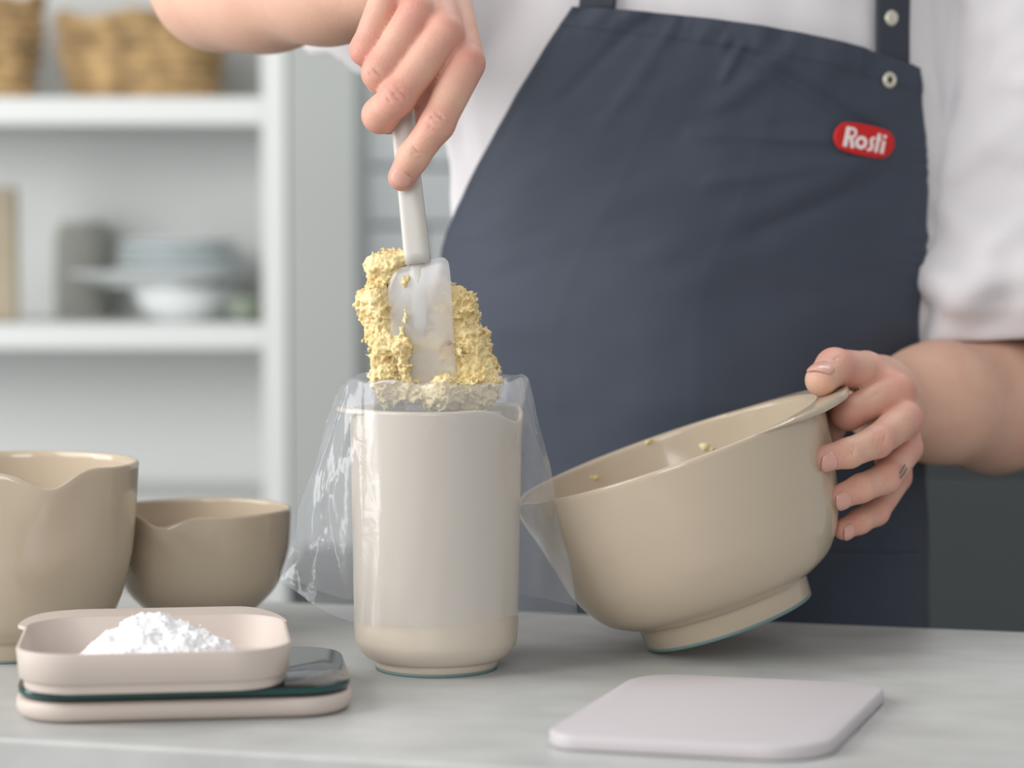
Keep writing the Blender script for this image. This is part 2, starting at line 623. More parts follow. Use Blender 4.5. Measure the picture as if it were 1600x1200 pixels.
# baskets on the top shelf
def basket(px, half_px, top_py, label, seed):
    Yb = SHELF_Y + 0.14
    base = at(px, 300, Yb)
    H = at(px, top_py, Yb).z - shelf_z[0]
    R = half_px * Yb / F
    o = empty('seagrass_basket', (base.x, Yb, shelf_z[0]))
    tag(o, label, 'basket', 'baskets on the top shelf')
    rnd = np.random.RandomState(seed)
    seg, rows = 120, 8
    # wall of stacked twisted coils
    v, nring = [], rows * 6
    ph = rnd.rand(rows + 1) * 6
    for j in range(nring + 1):
        t = j / nring
        row = int(min(t * rows, rows - 1))
        loc = t * rows - row
        bulge = math.sin(math.pi * loc)
        for i in range(seg):
            a = 2 * math.pi * i / seg
            twist = math.sin(i * 2 * math.pi * 22 / seg + ph[row] + loc * 2.5)
            lump = math.sin(a * 3 + ph[row] * 2) * 0.003
            r = R * (0.82 + 0.18 * t ** 0.8) + 0.006 * bulge + 0.0035 * twist * bulge + lump
            wob = 0.006 * t * math.sin(a * 5 + seed) if t > .8 else 0
            v.append((r * math.cos(a), 0.62 * r * math.sin(a), 0.002 + t * H + wob))
    nb = len(v)
    for j in range(7):
        t = 1 - j / 6
        for i in range(seg):
            a = 2 * math.pi * i / seg
            r = R * (0.82 + 0.18 * t) - 0.014
            v.append((r * math.cos(a), 0.62 * r * math.sin(a), 0.008 + t * (H - 0.008)))
    f = grid_faces(seg, nring + 1 + 7, True)
    f.append(tuple(range(seg))[::-1])
    k = (nring + 7) * seg
    f.append(tuple(range(k, k + seg)))
    obj('woven_wall', v, f, 'basket', o)
    # rolled braided rim
    v = []
    n2 = 10
    for i in range(seg):
        a = 2 * math.pi * i / seg
        rr = 0.010 + 0.002 * math.sin(i * 2 * math.pi * 26 / seg)
        wob = 0.006 * math.sin(a * 5 + seed)
        for k in range(n2):
            b = 2 * math.pi * k / n2
            r = R - 0.004 + rr * math.cos(b)
            v.append((r * math.cos(a), 0.62 * r * math.sin(a), H + wob + rr * 0.9 * math.sin(b)))
    f = []
    for i in range(seg):
        for k in range(n2):
            a0, a1 = i * n2 + k, ((i + 1) % seg) * n2 + k
            b0, b1 = i * n2 + (k + 1) % n2, ((i + 1) % seg) * n2 + (k + 1) % n2
            f.append((a0, a1, b1, b0))
    obj('rolled_rim', v, f, 'basket', o)
    return o


basket(226, 130, 36, 'wide woven seagrass basket on the top shelf, the right one', 3)
basket(-40, 108, 5, 'woven seagrass basket on the top shelf, cut by the left photo edge', 8)

# middle shelf: porcelain
def dish(name, px, Yd, z, R, H, m, label, cat, group=None, flare=0.6, foot=0.55):
    p = at(px, 400, Yd)
    prof = [(0.0005, 0.001), (R * foot - 0.004, 0.001), (R * foot - 0.003, 0), (R * foot, 0.0008), (R * foot + 0.001, 0.004)]
    prof += [(R * (foot + (1 - foot) * t ** flare), 0.004 + (H - 0.004) * t ** 1.4) for t in np.linspace(0.12, 1, 10)]
    prof += [(R - 0.0015, H + 0.001), (R - 0.004, H - 0.0005)]
    prof += [(max(R * (foot + (1 - foot) * t ** flare) - 0.005, 0.0005), 0.007 + (H - 0.007) * t ** 1.4) for t in np.linspace(0.9, 0.05, 8)]
    prof.append((0.0005, 0.0065))
    o = lathe(name, prof, m, seg=64, loc=(p.x, Yd, z))
    tag(o, label, cat, group)
    return o


zs = shelf_z[1]
Yp = SHELF_Y + 0.15
sc = Yp / F
hb = 0.048
dish('serving_bowl', 290, Yp, zs, 84 * sc, hb, 'plate_w', 'pale bowl under the stack of plates on the middle shelf', 'bowl')
dish('small_bowl', 384, SHELF_Y + 0.07, zs, 0.026, 0.034, 'greenbowl', 'small sage green bowl beside the plate stack on the shelf', 'bowl')
zz = zs + hb + 0.001
dish('platter', 254, Yp, zz, 148 * sc, 0.020, 'plate_w', 'widest pale platter at the bottom of the plate stack', 'plate', 'plates on the middle shelf', 0.9, 0.6)
zz += 0.0078
names = ['lowest', 'second lowest', 'middle', 'second highest', 'topmost']
for k in range(5):
    Rk = (112 - 4.5 * k) * sc
    dish('dinner_plate', 288 - 2 * k, Yp, zz, Rk, 0.016, 'plate',
         names[k] + ' of the five pale blue plates stacked on the platter', 'plate', 'plates on the middle shelf', 0.9, 0.6)
    zz += 0.0105
p = at(128, 400, SHELF_Y + 0.288)
jr, jh = 0.040, 0.140
lathe_o = lathe('storage_jar', spline([(0.0005, 0.0005), (jr * .9, 0.0005), (jr, 0.006), (jr, jh * .8), (jr * .86, jh * .93), (jr * .84, jh), (jr * .80, jh),
                                       (jr * .8, jh * .92), (jr * .9, jh * .8), (jr * .9, 0.012), (0.0005, 0.008)], 5), 'greycer', loc=(p.x, SHELF_Y + 0.288, zs), seg=48)
tag(lathe_o, 'tall grey ceramic jar left of the plate stack on the shelf', 'jar')
p0, p1 = at(-60, 400, SHELF_Y + 0.09), at(24, 292, SHELF_Y + 0.09)
o = box('cutting_board', p0.x, p1.x, SHELF_Y + 0.09, SHELF_Y + 0.112, zs + 0.0005, p1.z, 'wood', bev=0.006)
tag(o, 'pale wooden board standing upright at the left photo edge on the shelf', 'board')

# dark base cabinets behind the person, and a low dark one beside the shelves
def base_cabinet(x0, x1, y0, y1, ztop, label, ndoor):
    o = empty('base_cabinet', ((x0 + x1) / 2, y0, FLOOR))
    tag(o, label, 'cabinet')
    w = (x1 - x0) / 2
    h = ztop - FLOOR
    box('body', -w, w, 0.02, y1 - y0, 0.001, h - 0.03, 'darkcab', o)
    box('top_board', -w, w, 0.0, y1 - y0, h - 0.03, h, 'darkcab', o, 0.002)
    dw = 2 * w / ndoor
    for i in range(ndoor):
        dd = box('door', -w + i * dw + 0.002, -w + (i + 1) * dw - 0.002, 0.0, 0.019, 0.1, h - 0.034, 'darkcab', o, 0.0015)
    return o


zr = at(1500, 700, 3.05).z
base_cabinet(at(1300, 700, 3.05).x, at(1300, 700, 3.05).x + 1.2, 3.05, WALL_Y - 0.012, zr, 'anthracite base cabinet behind the person at the right', 2)
zl = at(500, 884, 3.1).z
base_cabinet(at(452, 884, 3.1).x, at(452, 884, 3.1).x + 0.42, 3.1, SHELF_Y - 0.003, zl, 'low anthracite cabinet in front of the grey panel, seen through the bag', 1)

# ------------------------------------------------------------------ bowls, jug
def spout_fn(theta0, H, depth, sig, out, reach):
    def fn(t, r, z):
        dt = (t - theta0 + math.pi) % (2 * math.pi) - math.pi
        w = max(0.0, min(1.0, (z - (H - reach)) / reach))
        w = w * w * (3 - 2 * w)
        g = math.exp(-(dt / sig) ** 2)
        sh_ = math.exp(-((abs(dt) - sig * 1.9) / (sig * 0.8)) ** 2)
        return r + (out * g - 0.12 * out * sh_) * w, z - (depth * g - 0.10 * depth * sh_) * w
    return fn


def bowl_profile(body, foot_r, foot_h, thick):
    """body: outer (r, z) points from the foot up to the rim"""
    R, H = body[-1]
    outer = spline(body, 8)
    prof = [(0.0005, 0.004), (foot_r - 0.006, 0.004), (foot_r - 0.005, 0.0016), (foot_r - 0.0008, 0.0016), (foot_r, 0.0026),
            (foot_r + 0.0006, foot_h)] + outer
    prof += [(R - 0.0006, H + 0.0009), (R - thick * .5, H + 0.0014), (R - thick + .0006, H + 0.0009)]
    inner = []
    for i in range(len(outer) - 1, 0, -1):
        dr, dz = outer[i][0] - outer[i - 1][0], outer[i][1] - outer[i - 1][1]
        L = math.hypot(dr, dz)
        inner.append((max(outer[i][0] - thick * dz / L, 0.0005), outer[i][1] + thick * dr / L))
    prof += inner
    zb = inner[-1][1]
    prof += [(inner[-1][0] * .6, zb - 0.0015), (inner[-1][0] * .3, zb - 0.002), (0.0005, zb - 0.002)]
    return prof


def ring(name, r0, r1, z0, z1, m, parent):
    return lathe(name, [(r0, z0), (r1, z0), (r1, z1), (r0, z1), (r0, z0)], m, parent, seg=64)


# tall bowl at the left edge
c = ground(15, 1016)
H1 = 0.121
b1 = bowl_profile([(0.0545, 0.012), (0.0605, 0.0165), (0.0695, 0.028), (0.0785, 0.060), (0.0820, 0.092), (0.0838, H1)], 0.053, 0.010, 0.003)
o = lathe('mixing_bowl', b1, 'taupe', fn=spout_fn(math.radians(-61), H1, 0.0095, 0.20, 0.004, 0.045), loc=(c.x, c.y, 0), seg=160)
tag(o, 'tall glossy taupe bowl with pouring lip, cut by the left photo edge', 'bowl', 'taupe mixing bowls')
ring('rubber_ring', 0.046, 0.0525, 0.0, 0.0026, 'rubber', o)
# small bowl
c = ground(314, 981)
H2 = 0.0815
b2 = bowl_profile([(0.0315, 0.009), (0.0386, 0.0145), (0.0520, 0.0295), (0.0592, 0.052), (0.0612, 0.070), (0.0616, H2)], 0.031, 0.008, 0.0027)
o = lathe('mixing_bowl', b2, 'taupe', fn=spout_fn(math.radians(-106), H2, 0.0062, 0.22, 0.0045, 0.030), loc=(c.x, c.y, 0), seg=160)
tag(o, 'small glossy taupe bowl with pouring lip behind the scale', 'bowl', 'taupe mixing bowls')
ring('rubber_ring', 0.026, 0.0305, 0.0, 0.0026, 'rubber', o)

# big bowl, tipped to the left on the edge of its foot
TILT = math.radians(19.3)
FR, H3, R3 = 0.0565, 0.1175, 0.1035
contact = ground(1010, 1014)
b3 = bowl_profile([(0.0572, 0.0155), (0.0650, 0.0175), (0.0790, 0.0270), (0.0905, 0.0470), (0.0975, 0.0740), (0.1015, 0.0990), (R3, H3)], FR, 0.0150, 0.003)
big = empty('mixing_bowl', (contact.x + FR * math.cos(TILT), contact.y, FR * math.sin(TILT)))
big.rotation_euler = (0, -TILT, 0)
tag(big, 'large taupe bowl tipped on its foot and held by its rim handle', 'bowl', 'taupe mixing bowls')
lathe('bowl_body', b3, 'taupe', big, fn=spout_fn(math.pi, H3, 0.004, 0.15, 0.003, 0.04), seg=192)
ring('rubber_ring', 0.049, 0.0562, 0.0, 0.0026, 'rubber', big)
# flat crescent handle of the rim, on the right
v, n = [], 48
for i in range(n + 1):
    t = math.radians(-62 + 124 * i / n)
    e = max(0.0, math.cos(math.radians(-90 + 180 * i / n))) ** 1.35
    ro = R3 - 0.0005 + 0.0185 * e
    ri = R3 - 0.0030
    th_ = 0.0014 + 0.0038 * min(1, e * 1.6)
    lift = 0.0012 + 0.0010 * e
    for (r, z) in ((ri, H3 + lift - th_), (ro - .001, H3 + lift - th_), (ro, H3 + lift - th_ * .7), (ro, H3 + lift - th_ * .3), (ro - .001, H3 + lift), (ri, H3 + lift + 0.0002)):
        v.append((r * math.cos(t), r * math.sin(t), z))
f = grid_faces(6, n + 1, True)
f += [tuple(range(6))[::-1], tuple(range(n * 6, n * 6 + 6))]
obj('rim_handle', v, f, 'taupe', big).modifiers.new('edges', 'EDGE_SPLIT').split_angle = math.radians(40)

# measuring jug
JX, JY = at(682, 1044, 1.488).x, 1.488
RJ, HJ = 0.0530, at(682, 638, JY).z
jp = bowl_profile([(0.0385, 0.0065), (0.0440, 0.0085), (0.0490, 0.0150), (0.0508, 0.0240), (0.0512, 0.050), (0.0520, 0.100), (RJ, HJ - 0.01), (RJ + .0003, HJ)],
                  0.0382, 0.0055, 0.0026)
sp = spout_fn(math.radians(-22), HJ, 0.0075, 0.34, 0.0015, 0.03)
jug = empty('measuring_jug', (JX, JY, 0))
tag(jug, 'tall pale taupe jug lined with a clear bag', 'jug')
lathe('jug_body', jp, 'jug', jug, fn=sp, seg=128)
ring('rubber_ring', 0.032, 0.0378, 0.0, 0.0024, 'rubber', jug)
v, n = [], 24
for i in range(n + 1):
    t = math.pi + math.radians(-40 + 80 * i / n)
    e = max(0.0, math.cos(math.radians(-90 + 180 * i / n))) ** 1.5
    ro = RJ + 0.0085 * e
    for (r, z) in ((RJ - .002, HJ - .0018), (ro, HJ - .0018), (ro, HJ + .0006), (RJ - .002, HJ + .0010)):
        v.append((r * math.cos(t), r * math.sin(t), z))
f = grid_faces(4, n + 1, True) + [(3, 2, 1, 0), (n * 4, n * 4 + 1, n * 4 + 2, n * 4 + 3)]
obj('rim_handle', v, f, 'jug', jug)

# ------------------------------------------------------------------ plastic bag: liner inside the jug, folded over above the rim, cuff hanging outside
def build_bag():
    nt, ns = 240, 70
    zr_f = at(682, 605, JY - 0.052).z          # fold line, front
    zr_b = at(682, 587, JY + 0.050).z          # fold line, back
    zfold = 0.5 * (zr_f + zr_b)
    lt, rt = at(438, 905, JY), at(902, 957, JY)
    zf = at(682, 977, JY - 0.054).z
    verts = []
    rnd = np.random.RandomState(5)
    A = rnd.rand(8) * 6.28

    def cross(th, W_l, W_r, R, bulge):
        """flattened bag section: hugs a circle of radius R, with pointed wings reaching W on both sides"""
        cx, sy = math.cos(th), math.sin(th)
        W = W_r if cx > 0 else W_l
        k = abs(cx)
        x = R * cx
        y = R * sy
        if k > 0.80:                             # wing
            q = (k - 0.80) / 0.20
            x = math.copysign(R * 0.80 + (W - R * 0.80) * q ** 0.9, cx)
            y0 = R * 0.6
            y = math.copysign(y0 * (1 - q) ** bulge, sy)
        return x, y
    for j in range(ns + 1):
        s = j / ns
        for i in range(nt):
            th = 2 * math.pi * i / nt
            cx, sy = math.cos(th), math.sin(th)
            # fold height follows front/back, corners pulled up a little
            zt = zfold + 0.0012 * max(0, abs(cx) - 0.75) / 0.25 - 0.004 * max(0, abs(cx) - 0.93) / 0.07 + 0.0012 * math.sin(3 * th + A[0]) + 0.0008 * math.sin(11 * th + A[1])
            if s < 0.30:                         # inside the jug
                q = s / 0.30
                z = 0.075 + (zt - 0.075) * q
                r = 0.047 + 0.0055 * max(0, (q - .62) / .38)
                r += 0.0008 * math.sin(9 * th + A[2] + 4 * q) * min(1, max(0, (q - 0.2)))
                x, y = r * cx, r * sy
                if q > .7:
                    e = (q - .7) / .3
                    xx, yy = cross(th, 0.0565, 0.0565, 0.0535, 0.6)
                    x, y = x + (xx - x) * e, y + (yy - y) * e
            elif s < 0.36:                       # the fold itself
                q = (s - 0.30) / 0.06
                x, y = cross(th, 0.0565 + 0.0025 * q, 0.0565 + 0.0015 * q, 0.0535 + 0.0018 * q, 0.6)
                z = zt + 0.0022 * math.sin(math.pi * q)
            else:                                # hanging cuff
                q = (s - 0.36) / 0.64
                qq = q ** 0.92
                wl = 0.059 + (-(lt.x - JX) - 0.059) * qq
                wr = 0.058 + ((rt.x - JX) - 0.058) * qq
                x, y = cross(th, wl, wr, 0.0552 + 0.0004 * q, 0.6 + 0.35 * q)
                k = max(0, (abs(cx) - 0.80) / 0.20)
                tip = lt.z if cx < 0 else rt.z
                kk = k ** 1.5
                zb = zf + (0.004 * sy * 0 - 0.0) + 0.0030 * cx * (1 - k) + (tip - zf) * kk
                if sy > 0:
                    zb += 0.004
                z = zt + (zb - zt) * q
                wr_ = k * q * (1.2 - q)
                y += 0.010 * wr_ * math.sin(7 * q + 9 * k + (2 if cx > 0 else 0) + (1 if sy > 0 else 0))
                x += 0.003 * wr_ * math.sin(13 * q + A[4])
                for (q0, k0, sl_, wd, am) in ((0.28, 0.30, 0.5, 0.035, 0.0045), (0.36, 0.45, 0.8, 0.03, -0.0035), (0.62, 0.5, -0.9, 0.04, 0.003), (0.80, 0.75, 0.6, 0.03, 0.003), (0.15, 0.7, 1.2, 0.05, -0.003)):
                    e_ = (q - q0) - sl_ * (k - k0)
                    y += am * math.exp(-(e_ / wd) ** 2) * math.exp(-((k - k0) / 0.22) ** 2) * min(1, k * 5)
                y += -math.copysign(1, -sy) * 0.0008 * math.sin(17 * th + 5 * q + A[5]) * q * (1 - k)
                if k == 0 and sy < 0:            # keep clear of the jug
                    rr = math.hypot(x, y)
                    if rr < 0.0546:
                        x, y = x * 0.0546 / rr, y * 0.0546 / rr
            verts.append((x, y, z))
    f = grid_faces(nt, ns + 1, True)
    # closed bottom of the liner
    f.append(tuple(range(nt))[::-1])
    return obj('plastic_bag', verts, f, 'bag', loc=(JX, JY, 0))


bag = build_bag()
tag(bag, 'clear plastic bag folded over the rim of the jug', 'bag')

# ------------------------------------------------------------------ kitchen scale with tray of powder
sa, sb = ground(70, 1118, 0.004), ground(545, 1106, 0.004)
sw = 0.186
yaw = math.atan2(sb.y - sa.y, sb.x - sa.x)
sd = 0.137
u = Vector((math.cos(yaw), math.sin(yaw), 0)); w_ = Vector((-u.y, u.x, 0))
mid = (ground(28, 1080, 0.012) + ground(550, 1075, 0.012)) / 2
sw = (ground(550, 1075, 0.012) - ground(28, 1080, 0.012)).length
front = ground(300, 1117, 0.004)
cen = front + w_ * (sd / 2)
cx_ = mid - w_ * ((mid - cen).dot(w_))
scale_pos = Vector((cx_.x, cx_.y, 0))
scl = empty('kitchen_scale', scale_pos, yaw)
tag(scl, 'flat kitchen scale with dark glass plate under the tray', 'scale')
loft('base', sw, sd, 0.032, [(0.010, 0.0), (0.004, 0.0006), (0.001, 0.003), (0.0, 0.006), (0.0, 0.0095), (0.0012, 0.0112), (0.004, 0.0116)], 'tray', scl)
loft('spacer', sw - .02, sd - .02, 0.025, [(0.0, 0.0115), (0.0, 0.0136)], 'glass', scl, smooth=False)
gl_ = loft('glass_plate', sw - .002, sd - .002, 0.031, [(0.0006, 0.0135), (0.0, 0.0142), (0.0, 0.0172), (0.0008, 0.0180)], 'glass', scl)
gl_.data.materials.append(M['glass_edge'])
nr = 44
for pi, pl in enumerate(gl_.data.polygons):
    if pi < nr * 2:
        pl.material_index = 1
GZ = 0.0181
# tray
tl, trr = ground(22, 1020, 0.040), ground(455, 1006, 0.040)
tw_ = (trr - tl).length * 1.0
td = 0.132
tfront = ground(260, 1086, GZ)
tc_ = tfront + w_ * (td / 2 + 0.001)
tm = (tl + trr) / 2
tp = tm - w_ * ((tm - tc_).dot(w_))
tray = empty('weighing_tray', (tp.x, tp.y, GZ), yaw)
tag(tray, 'rose beige square tray with rounded corners holding white powder', 'tray')
TH = 0.0228
tb = loft('tray_body', tw_, td, 0.034,
          [(0.0060, 0.0), (0.0045, 0.0004), (0.0040, 0.0018), (0.0040, 0.0050), (0.0022, 0.0058), (0.0014, 0.0066), (0.0, TH - 0.0008), (0.0004, TH), (0.0018, TH + .0002),
           (0.0024, TH - 0.0006), (0.0050, 0.0062), (0.0072, 0.0036), (0.0100, 0.0028)], 'tray', tray, n=14)
# wide lip along the back edge of the tray
LIP = 0.028
o1 = rrect(tw_ - 0.002, td - 0.002, 0.034, 14)
n_half = len(o1) // 2
v = []
for i, (x1, y1) in enumerate(o1[:n_half]):
    q = i / (n_half - 1)
    e = min(1.0, q / 0.40)
    e = e * e * (3 - 2 * e) * (1.0 if q < 0.72 else 1 - 0.75 * ((q - 0.72) / 0.28) ** 2)
    x2, y2 = x1 + 0.0012 - 0.0062 * max(0, (q - 0.5) * 2), y1 + 0.0012 + LIP * e
    v += [(x1, y1, TH - .0020), (x2, y2, TH - .0014), (x2, y2, TH + .0005), (x1, y1, TH + .0004)]
f = grid_faces(4, n_half, True) + [(3, 2, 1, 0), tuple(range(len(v) - 4, len(v)))]
obj('pouring_lip', v, f, 'tray', tray, smooth=False)

# white powder heap
def powder():
    peak = at(236, 953, tp.y + 0.01)
    hmax = peak.z - (GZ + 0.003)
    h = 0.0007
    lo, hi = (tp.x - 0.055, tp.y - 0.045, GZ + 0.0020), (tp.x + 0.055, tp.y + 0.05, GZ + 0.004 + hmax + 0.004)
    F_ = Field(lo, hi, h)
    sl, P = F_.window(lo, hi)
    x, y, z = P[..., 0], P[..., 1], P[..., 2] - (GZ + 0.0030)
    px_ = peak.x
    dx = (x - px_)
    dl = np.where(dx > 0, dx / 0.0640, dx / 0.0480)
    r = np.sqrt(dl ** 2 + ((y - tp.y - 0.008) / 0.042) ** 2)
    prof = hmax * np.clip(1 - r, -1, 1)
    prof = prof + 0.006 * np.exp(-((r - 0.55) / 0.2) ** 2) * 0.6
    f = (z - prof) * 0.75
    f += vnoise(P, 130) * 0.005 * np.clip(1.3 - r, 0.2, 1) + vnoise(P, 340, 5) * 0.0034 + vnoise(P, 800, 9) * 0.0022
    F_.f[sl] = f
    V, Q = F_.mesh()
    return np_obj('powder_heap', V, Q, 'powder')


pw = powder()
tag(pw, 'heap of fine white powder lying in the beige tray', 'powder')

# ------------------------------------------------------------------ pale lid / board in front
cs = [ground(*p, 0.0085) for p in ((858, 1146), (1272, 1170), (1404, 1068), (985, 1050))]
bc = sum(cs, Vector()) / 4
bu = ((cs[1] - cs[0]) + (cs[2] - cs[3])) / 2
bw_ = ((cs[3] - cs[0]) + (cs[2] - cs[1])) / 2
byaw = math.atan2(bu.y, bu.x)
BWID, BDEP = bu.length, abs(bw_.dot(Vector((-math.sin(byaw), math.cos(byaw), 0))))
print('BOARD', BWID, BDEP, math.degrees(byaw), 'SCALE', sw, sd, math.degrees(yaw), 'TRAY', tw_, td, 'COUNTER', depth, math.degrees(ang))
# the sides lean, so loft a skewed outline
ex, ey = bu / 2, bw_ / 2


def skew_outline(ins, rad, n=10):
    A = [bc - ex - ey, bc + ex - ey, bc + ex + ey, bc - ex + ey]
    out = []
    for k in range(4):
        P, a, b = A[k], A[(k - 1) % 4], A[(k + 1) % 4]
        da, db = (a - P).normalized(), (b - P).normalized()
        bis = (da + db).normalized()
        hs = da.angle(db) / 2
        r = max(rad[k] - ins, 0.002)
        cc = P + bis * ((r + ins) / math.sin(hs))
        s0 = cc - Vector((-da.y, da.x, 0)) * r * (1 if da.cross(db).z < 0 else -1)
        na = (P + da * ((cc - P).dot(da)) - cc).normalized()
        nb = (P + db * ((cc - P).dot(db)) - cc).normalized()
        a0, a1 = math.atan2(na.y, na.x), math.atan2(nb.y, nb.x)
        dd = (a1 - a0 + math.pi) % (2 * math.pi) - math.pi
        for i in range(n + 1):
            t = a0 + dd * i / n
            out.append(cc + Vector((math.cos(t), math.sin(t), 0)) * r)
    return out


lv = [(0.0025, 0.0), (0.0008, 0.0004), (0.0, 0.0016), (0.0, 0.0066), (0.0008, 0.0080), (0.0022, 0.0085)]
v = []
for ins, z in lv:
    ol = skew_outline(ins, (0.018, 0.036, 0.020, 0.030))
    v += [(p.x - bc.x, p.y - bc.y, z) for p in ol]
n = len(ol)
f = grid_faces(n, len(lv), True) + [tuple(range(n))[::-1], tuple(range((len(lv) - 1) * n, len(lv) * n))]
lid = obj('chopping_board', v, f, 'board', loc=(bc.x, bc.y, 0))
lid.modifiers.new('edges', 'EDGE_SPLIT').split_angle = math.radians(50)
tag(lid, 'flat pale lilac rounded square board lying on the worktop', 'board')

# ------------------------------------------------------------------ spatula
spat = empty('spatula', at(655, 500, 1.488))
tag(spat, 'spatula with light grey handle and milky silicone blade', 'spatula')
so = spat.location
h0, h1 = at(653, 412, 1.489), at(613, 30, 1.491)
nseg = 22
v = []
axis = (h1 - h0)
side = axis.cross(Vector((0, 1, 0))).normalized()
fwd = axis.cross(side).normalized()
for j in range(nseg + 1):
    t = j / nseg
    p = h0 + axis * t - so
    rw = 0.0083 - 0.0008 * math.sin(math.pi * t)
    if j == nseg:
        rw *= 0.6
    for k in range(32):
        a = 2 * math.pi * k / 32
        e = 3.2
        ca, sa_ = math.cos(a), math.sin(a)
        rr = (abs(ca) ** e + abs(sa_) ** e) ** (-1 / e)
        v.append(p + side * (rw * rr * ca) + fwd * (rw * 0.80 * rr * sa_))
f = grid_faces(32, nseg + 1, True) + [tuple(range(32))[::-1], tuple(range(nseg * 32, nseg * 32 + 32))]
obj('handle', v, f, 'handle', spat)
# blade outline, then a thin lens-shaped solid
BY = 1.486
ol = [at(*q, BY) for q in ((626, 418), (655, 411), (676, 405), (690, 402), (698, 406), (702, 416), (705, 450), (709, 520), (713, 590), (713, 622), (704, 640),
                           (680, 648), (650, 646), (632, 630), (621, 590), (613, 540), (608, 490), (606, 455), (609, 438), (616, 424))]
olc = spline([tuple(p) for p in ol + [ol[0]]], 4)[:-1]
cenb = sum((Vector(p) for p in olc), Vector()) / len(olc)
v = []
lev = [(0.0, 1.0, -0.0003), (0.0, 1.0, 0.0003)]
layers = [(0.0, -0.0026), (0.45, -0.0024), (0.9, -0.0018), (1.0, -0.0008), (1.0, 0.0008), (0.9, 0.0018), (0.45, 0.0024), (0.0, 0.0026)]
nb = len(olc)
for (k, dy) in layers:
    for p in olc:
        q = cenb + (Vector(p) - cenb) * max(k, 0.01)
        v.append(q + Vector((0, dy, 0)) - so)
f = grid_faces(nb, len(layers), True)
f += [tuple(range(nb))[::-1], tuple(range((len(layers) - 1) * nb, len(layers) * nb))]
obj('blade', v, f, 'silicone', spat)
cp = [at(*q, BY) - so for q in ((652, 411), (653, 440), (655, 480), (656, 505), (657, 522))]
tube('core', cp, [0.0050, 0.0050, 0.0048, 0.0044, 0.0022], 'handle', spat, seg=16, flat=(1, 0.42), up=(0, 1, 0))

# ------------------------------------------------------------------ batter on the spatula
def batter():
    h = 0.0006
    lo, hi = at(545, 665, 1.452), at(805, 375, 1.56)
    lo = Vector((at(545, 600, 1.50).x, 1.462, at(600, 662, 1.46).z)); hi = Vector((at(800, 600, 1.50).x, 1.535, at(600, 378, 1.50).z))
    F_ = Field(lo, hi, h)
    def ch(pp, rr, k=0.006):
        F_.chain([at(*q) for q in pp], [r * 0.394e-3 for r in rr], 0.004, k)
    ch([(608, 412, 1.492), (594, 425, 1.494), (592, 470, 1.494), (602, 530, 1.494), (606, 590, 1.492), (612, 620, 1.492)], (14, 21, 24, 23, 24, 18))
    ch([(571, 484, 1.494), (592, 486, 1.494)], (9, 15))
    ch([(632, 400, 1.489), (610, 408, 1.491)], (9, 13))
    ch([(634, 470, 1.483), (628, 545, 1.482), (636, 600, 1.482)], (3, 7, 9), 0.003)
    ch([(634, 440, 1.484), (633, 462, 1.484)], (4, 4), 0.002)
    ch([(690, 450, 1.502), (706, 480, 1.504), (722, 540, 1.504), (736, 600, 1.503), (734, 630, 1.503)], (18, 32, 42, 44, 34))
    ch([(722, 462, 1.497), (728, 482, 1.495)], (11, 15))
    ch([(645, 490, 1.502), (650, 540, 1.503), (665, 610, 1.504)], (24, 34, 40))
    ch([(690, 480, 1.502), (690, 600, 1.503)], (28, 36))
    ch([(640, 612, 1.488), (690, 616, 1.482), (745, 610, 1.490)], (14, 26, 22))
    ch([(680, 622, 1.490), (735, 618, 1.492)], (26, 26))
    sl, P = F_.window(lo, hi)
    near = F_.f < 0.012
    Pn = P[near]
    F_.f[near] += (vnoise(Pn, 95) * 0.0065 + vnoise(Pn, 280, 3) * 0.0036 + vnoise(Pn, 520, 7) * 0.0040 + vnoise(Pn, 900, 11) * 0.0022).astype(np.float32)
    # the blade and handle stay clear of batter in front
    x = P[..., 0]; y = P[..., 1]; z = P[..., 2]
    V, Q = F_.mesh()
    return np_obj('batter_lump', V, Q, 'batter')


bt = batter()
tag(bt, 'crumbly pale yellow batter clinging to the spatula blade', 'batter')

# crumbs left in the tipped bowl
def crumb(px, py, Yc, r, seed, label):
    p = at(px, py, Yc)
    lo, hi = [p[i] - r * 2.2 for i in range(3)], [p[i] + r * 2.2 for i in range(3)]
    F_ = Field(lo, hi, r / 5)
    rnd = random.Random(seed)
    pts = [Vector(p) + Vector((rnd.uniform(-1, 1), rnd.uniform(-.5, .5), rnd.uniform(-.6, .6))) * r * .8 for _ in range(4)]
    F_.chain(pts, [r * rnd.uniform(.45, .8) for _ in pts], r * .3, r * .3)
    sl, P = F_.window(lo, hi)
    F_.f[sl] += vnoise(P, 1.2 / r, seed) * r * 0.6
    V, Q = F_.mesh()
    o = np_obj('batter_crumb', V, Q, 'batter')
    tag(o, label, 'crumb', 'crumbs inside the tipped bowl')


def inner_wall_depth(px, py):
    """depth where a pixel ray meets the far inner wall of the tipped bowl"""
    inv = (Matrix.Translation(big.location) @ Matrix.Rotation(-TILT, 4, 'Y')).inverted()
    Y = 1.70
    while Y > 1.4:
        q = inv @ at(px, py, Y)
        if 0.02 < q.z < H3 and math.hypot(q.x, q.y) < np.interp(q.z, [0.0175, 0.027, 0.047, 0.072, 0.096, 0.113], [0.06, 0.076, 0.0875, 0.0945, 0.0985, 0.1005]):
            return Y
        Y -= 0.0005
    return 1.6


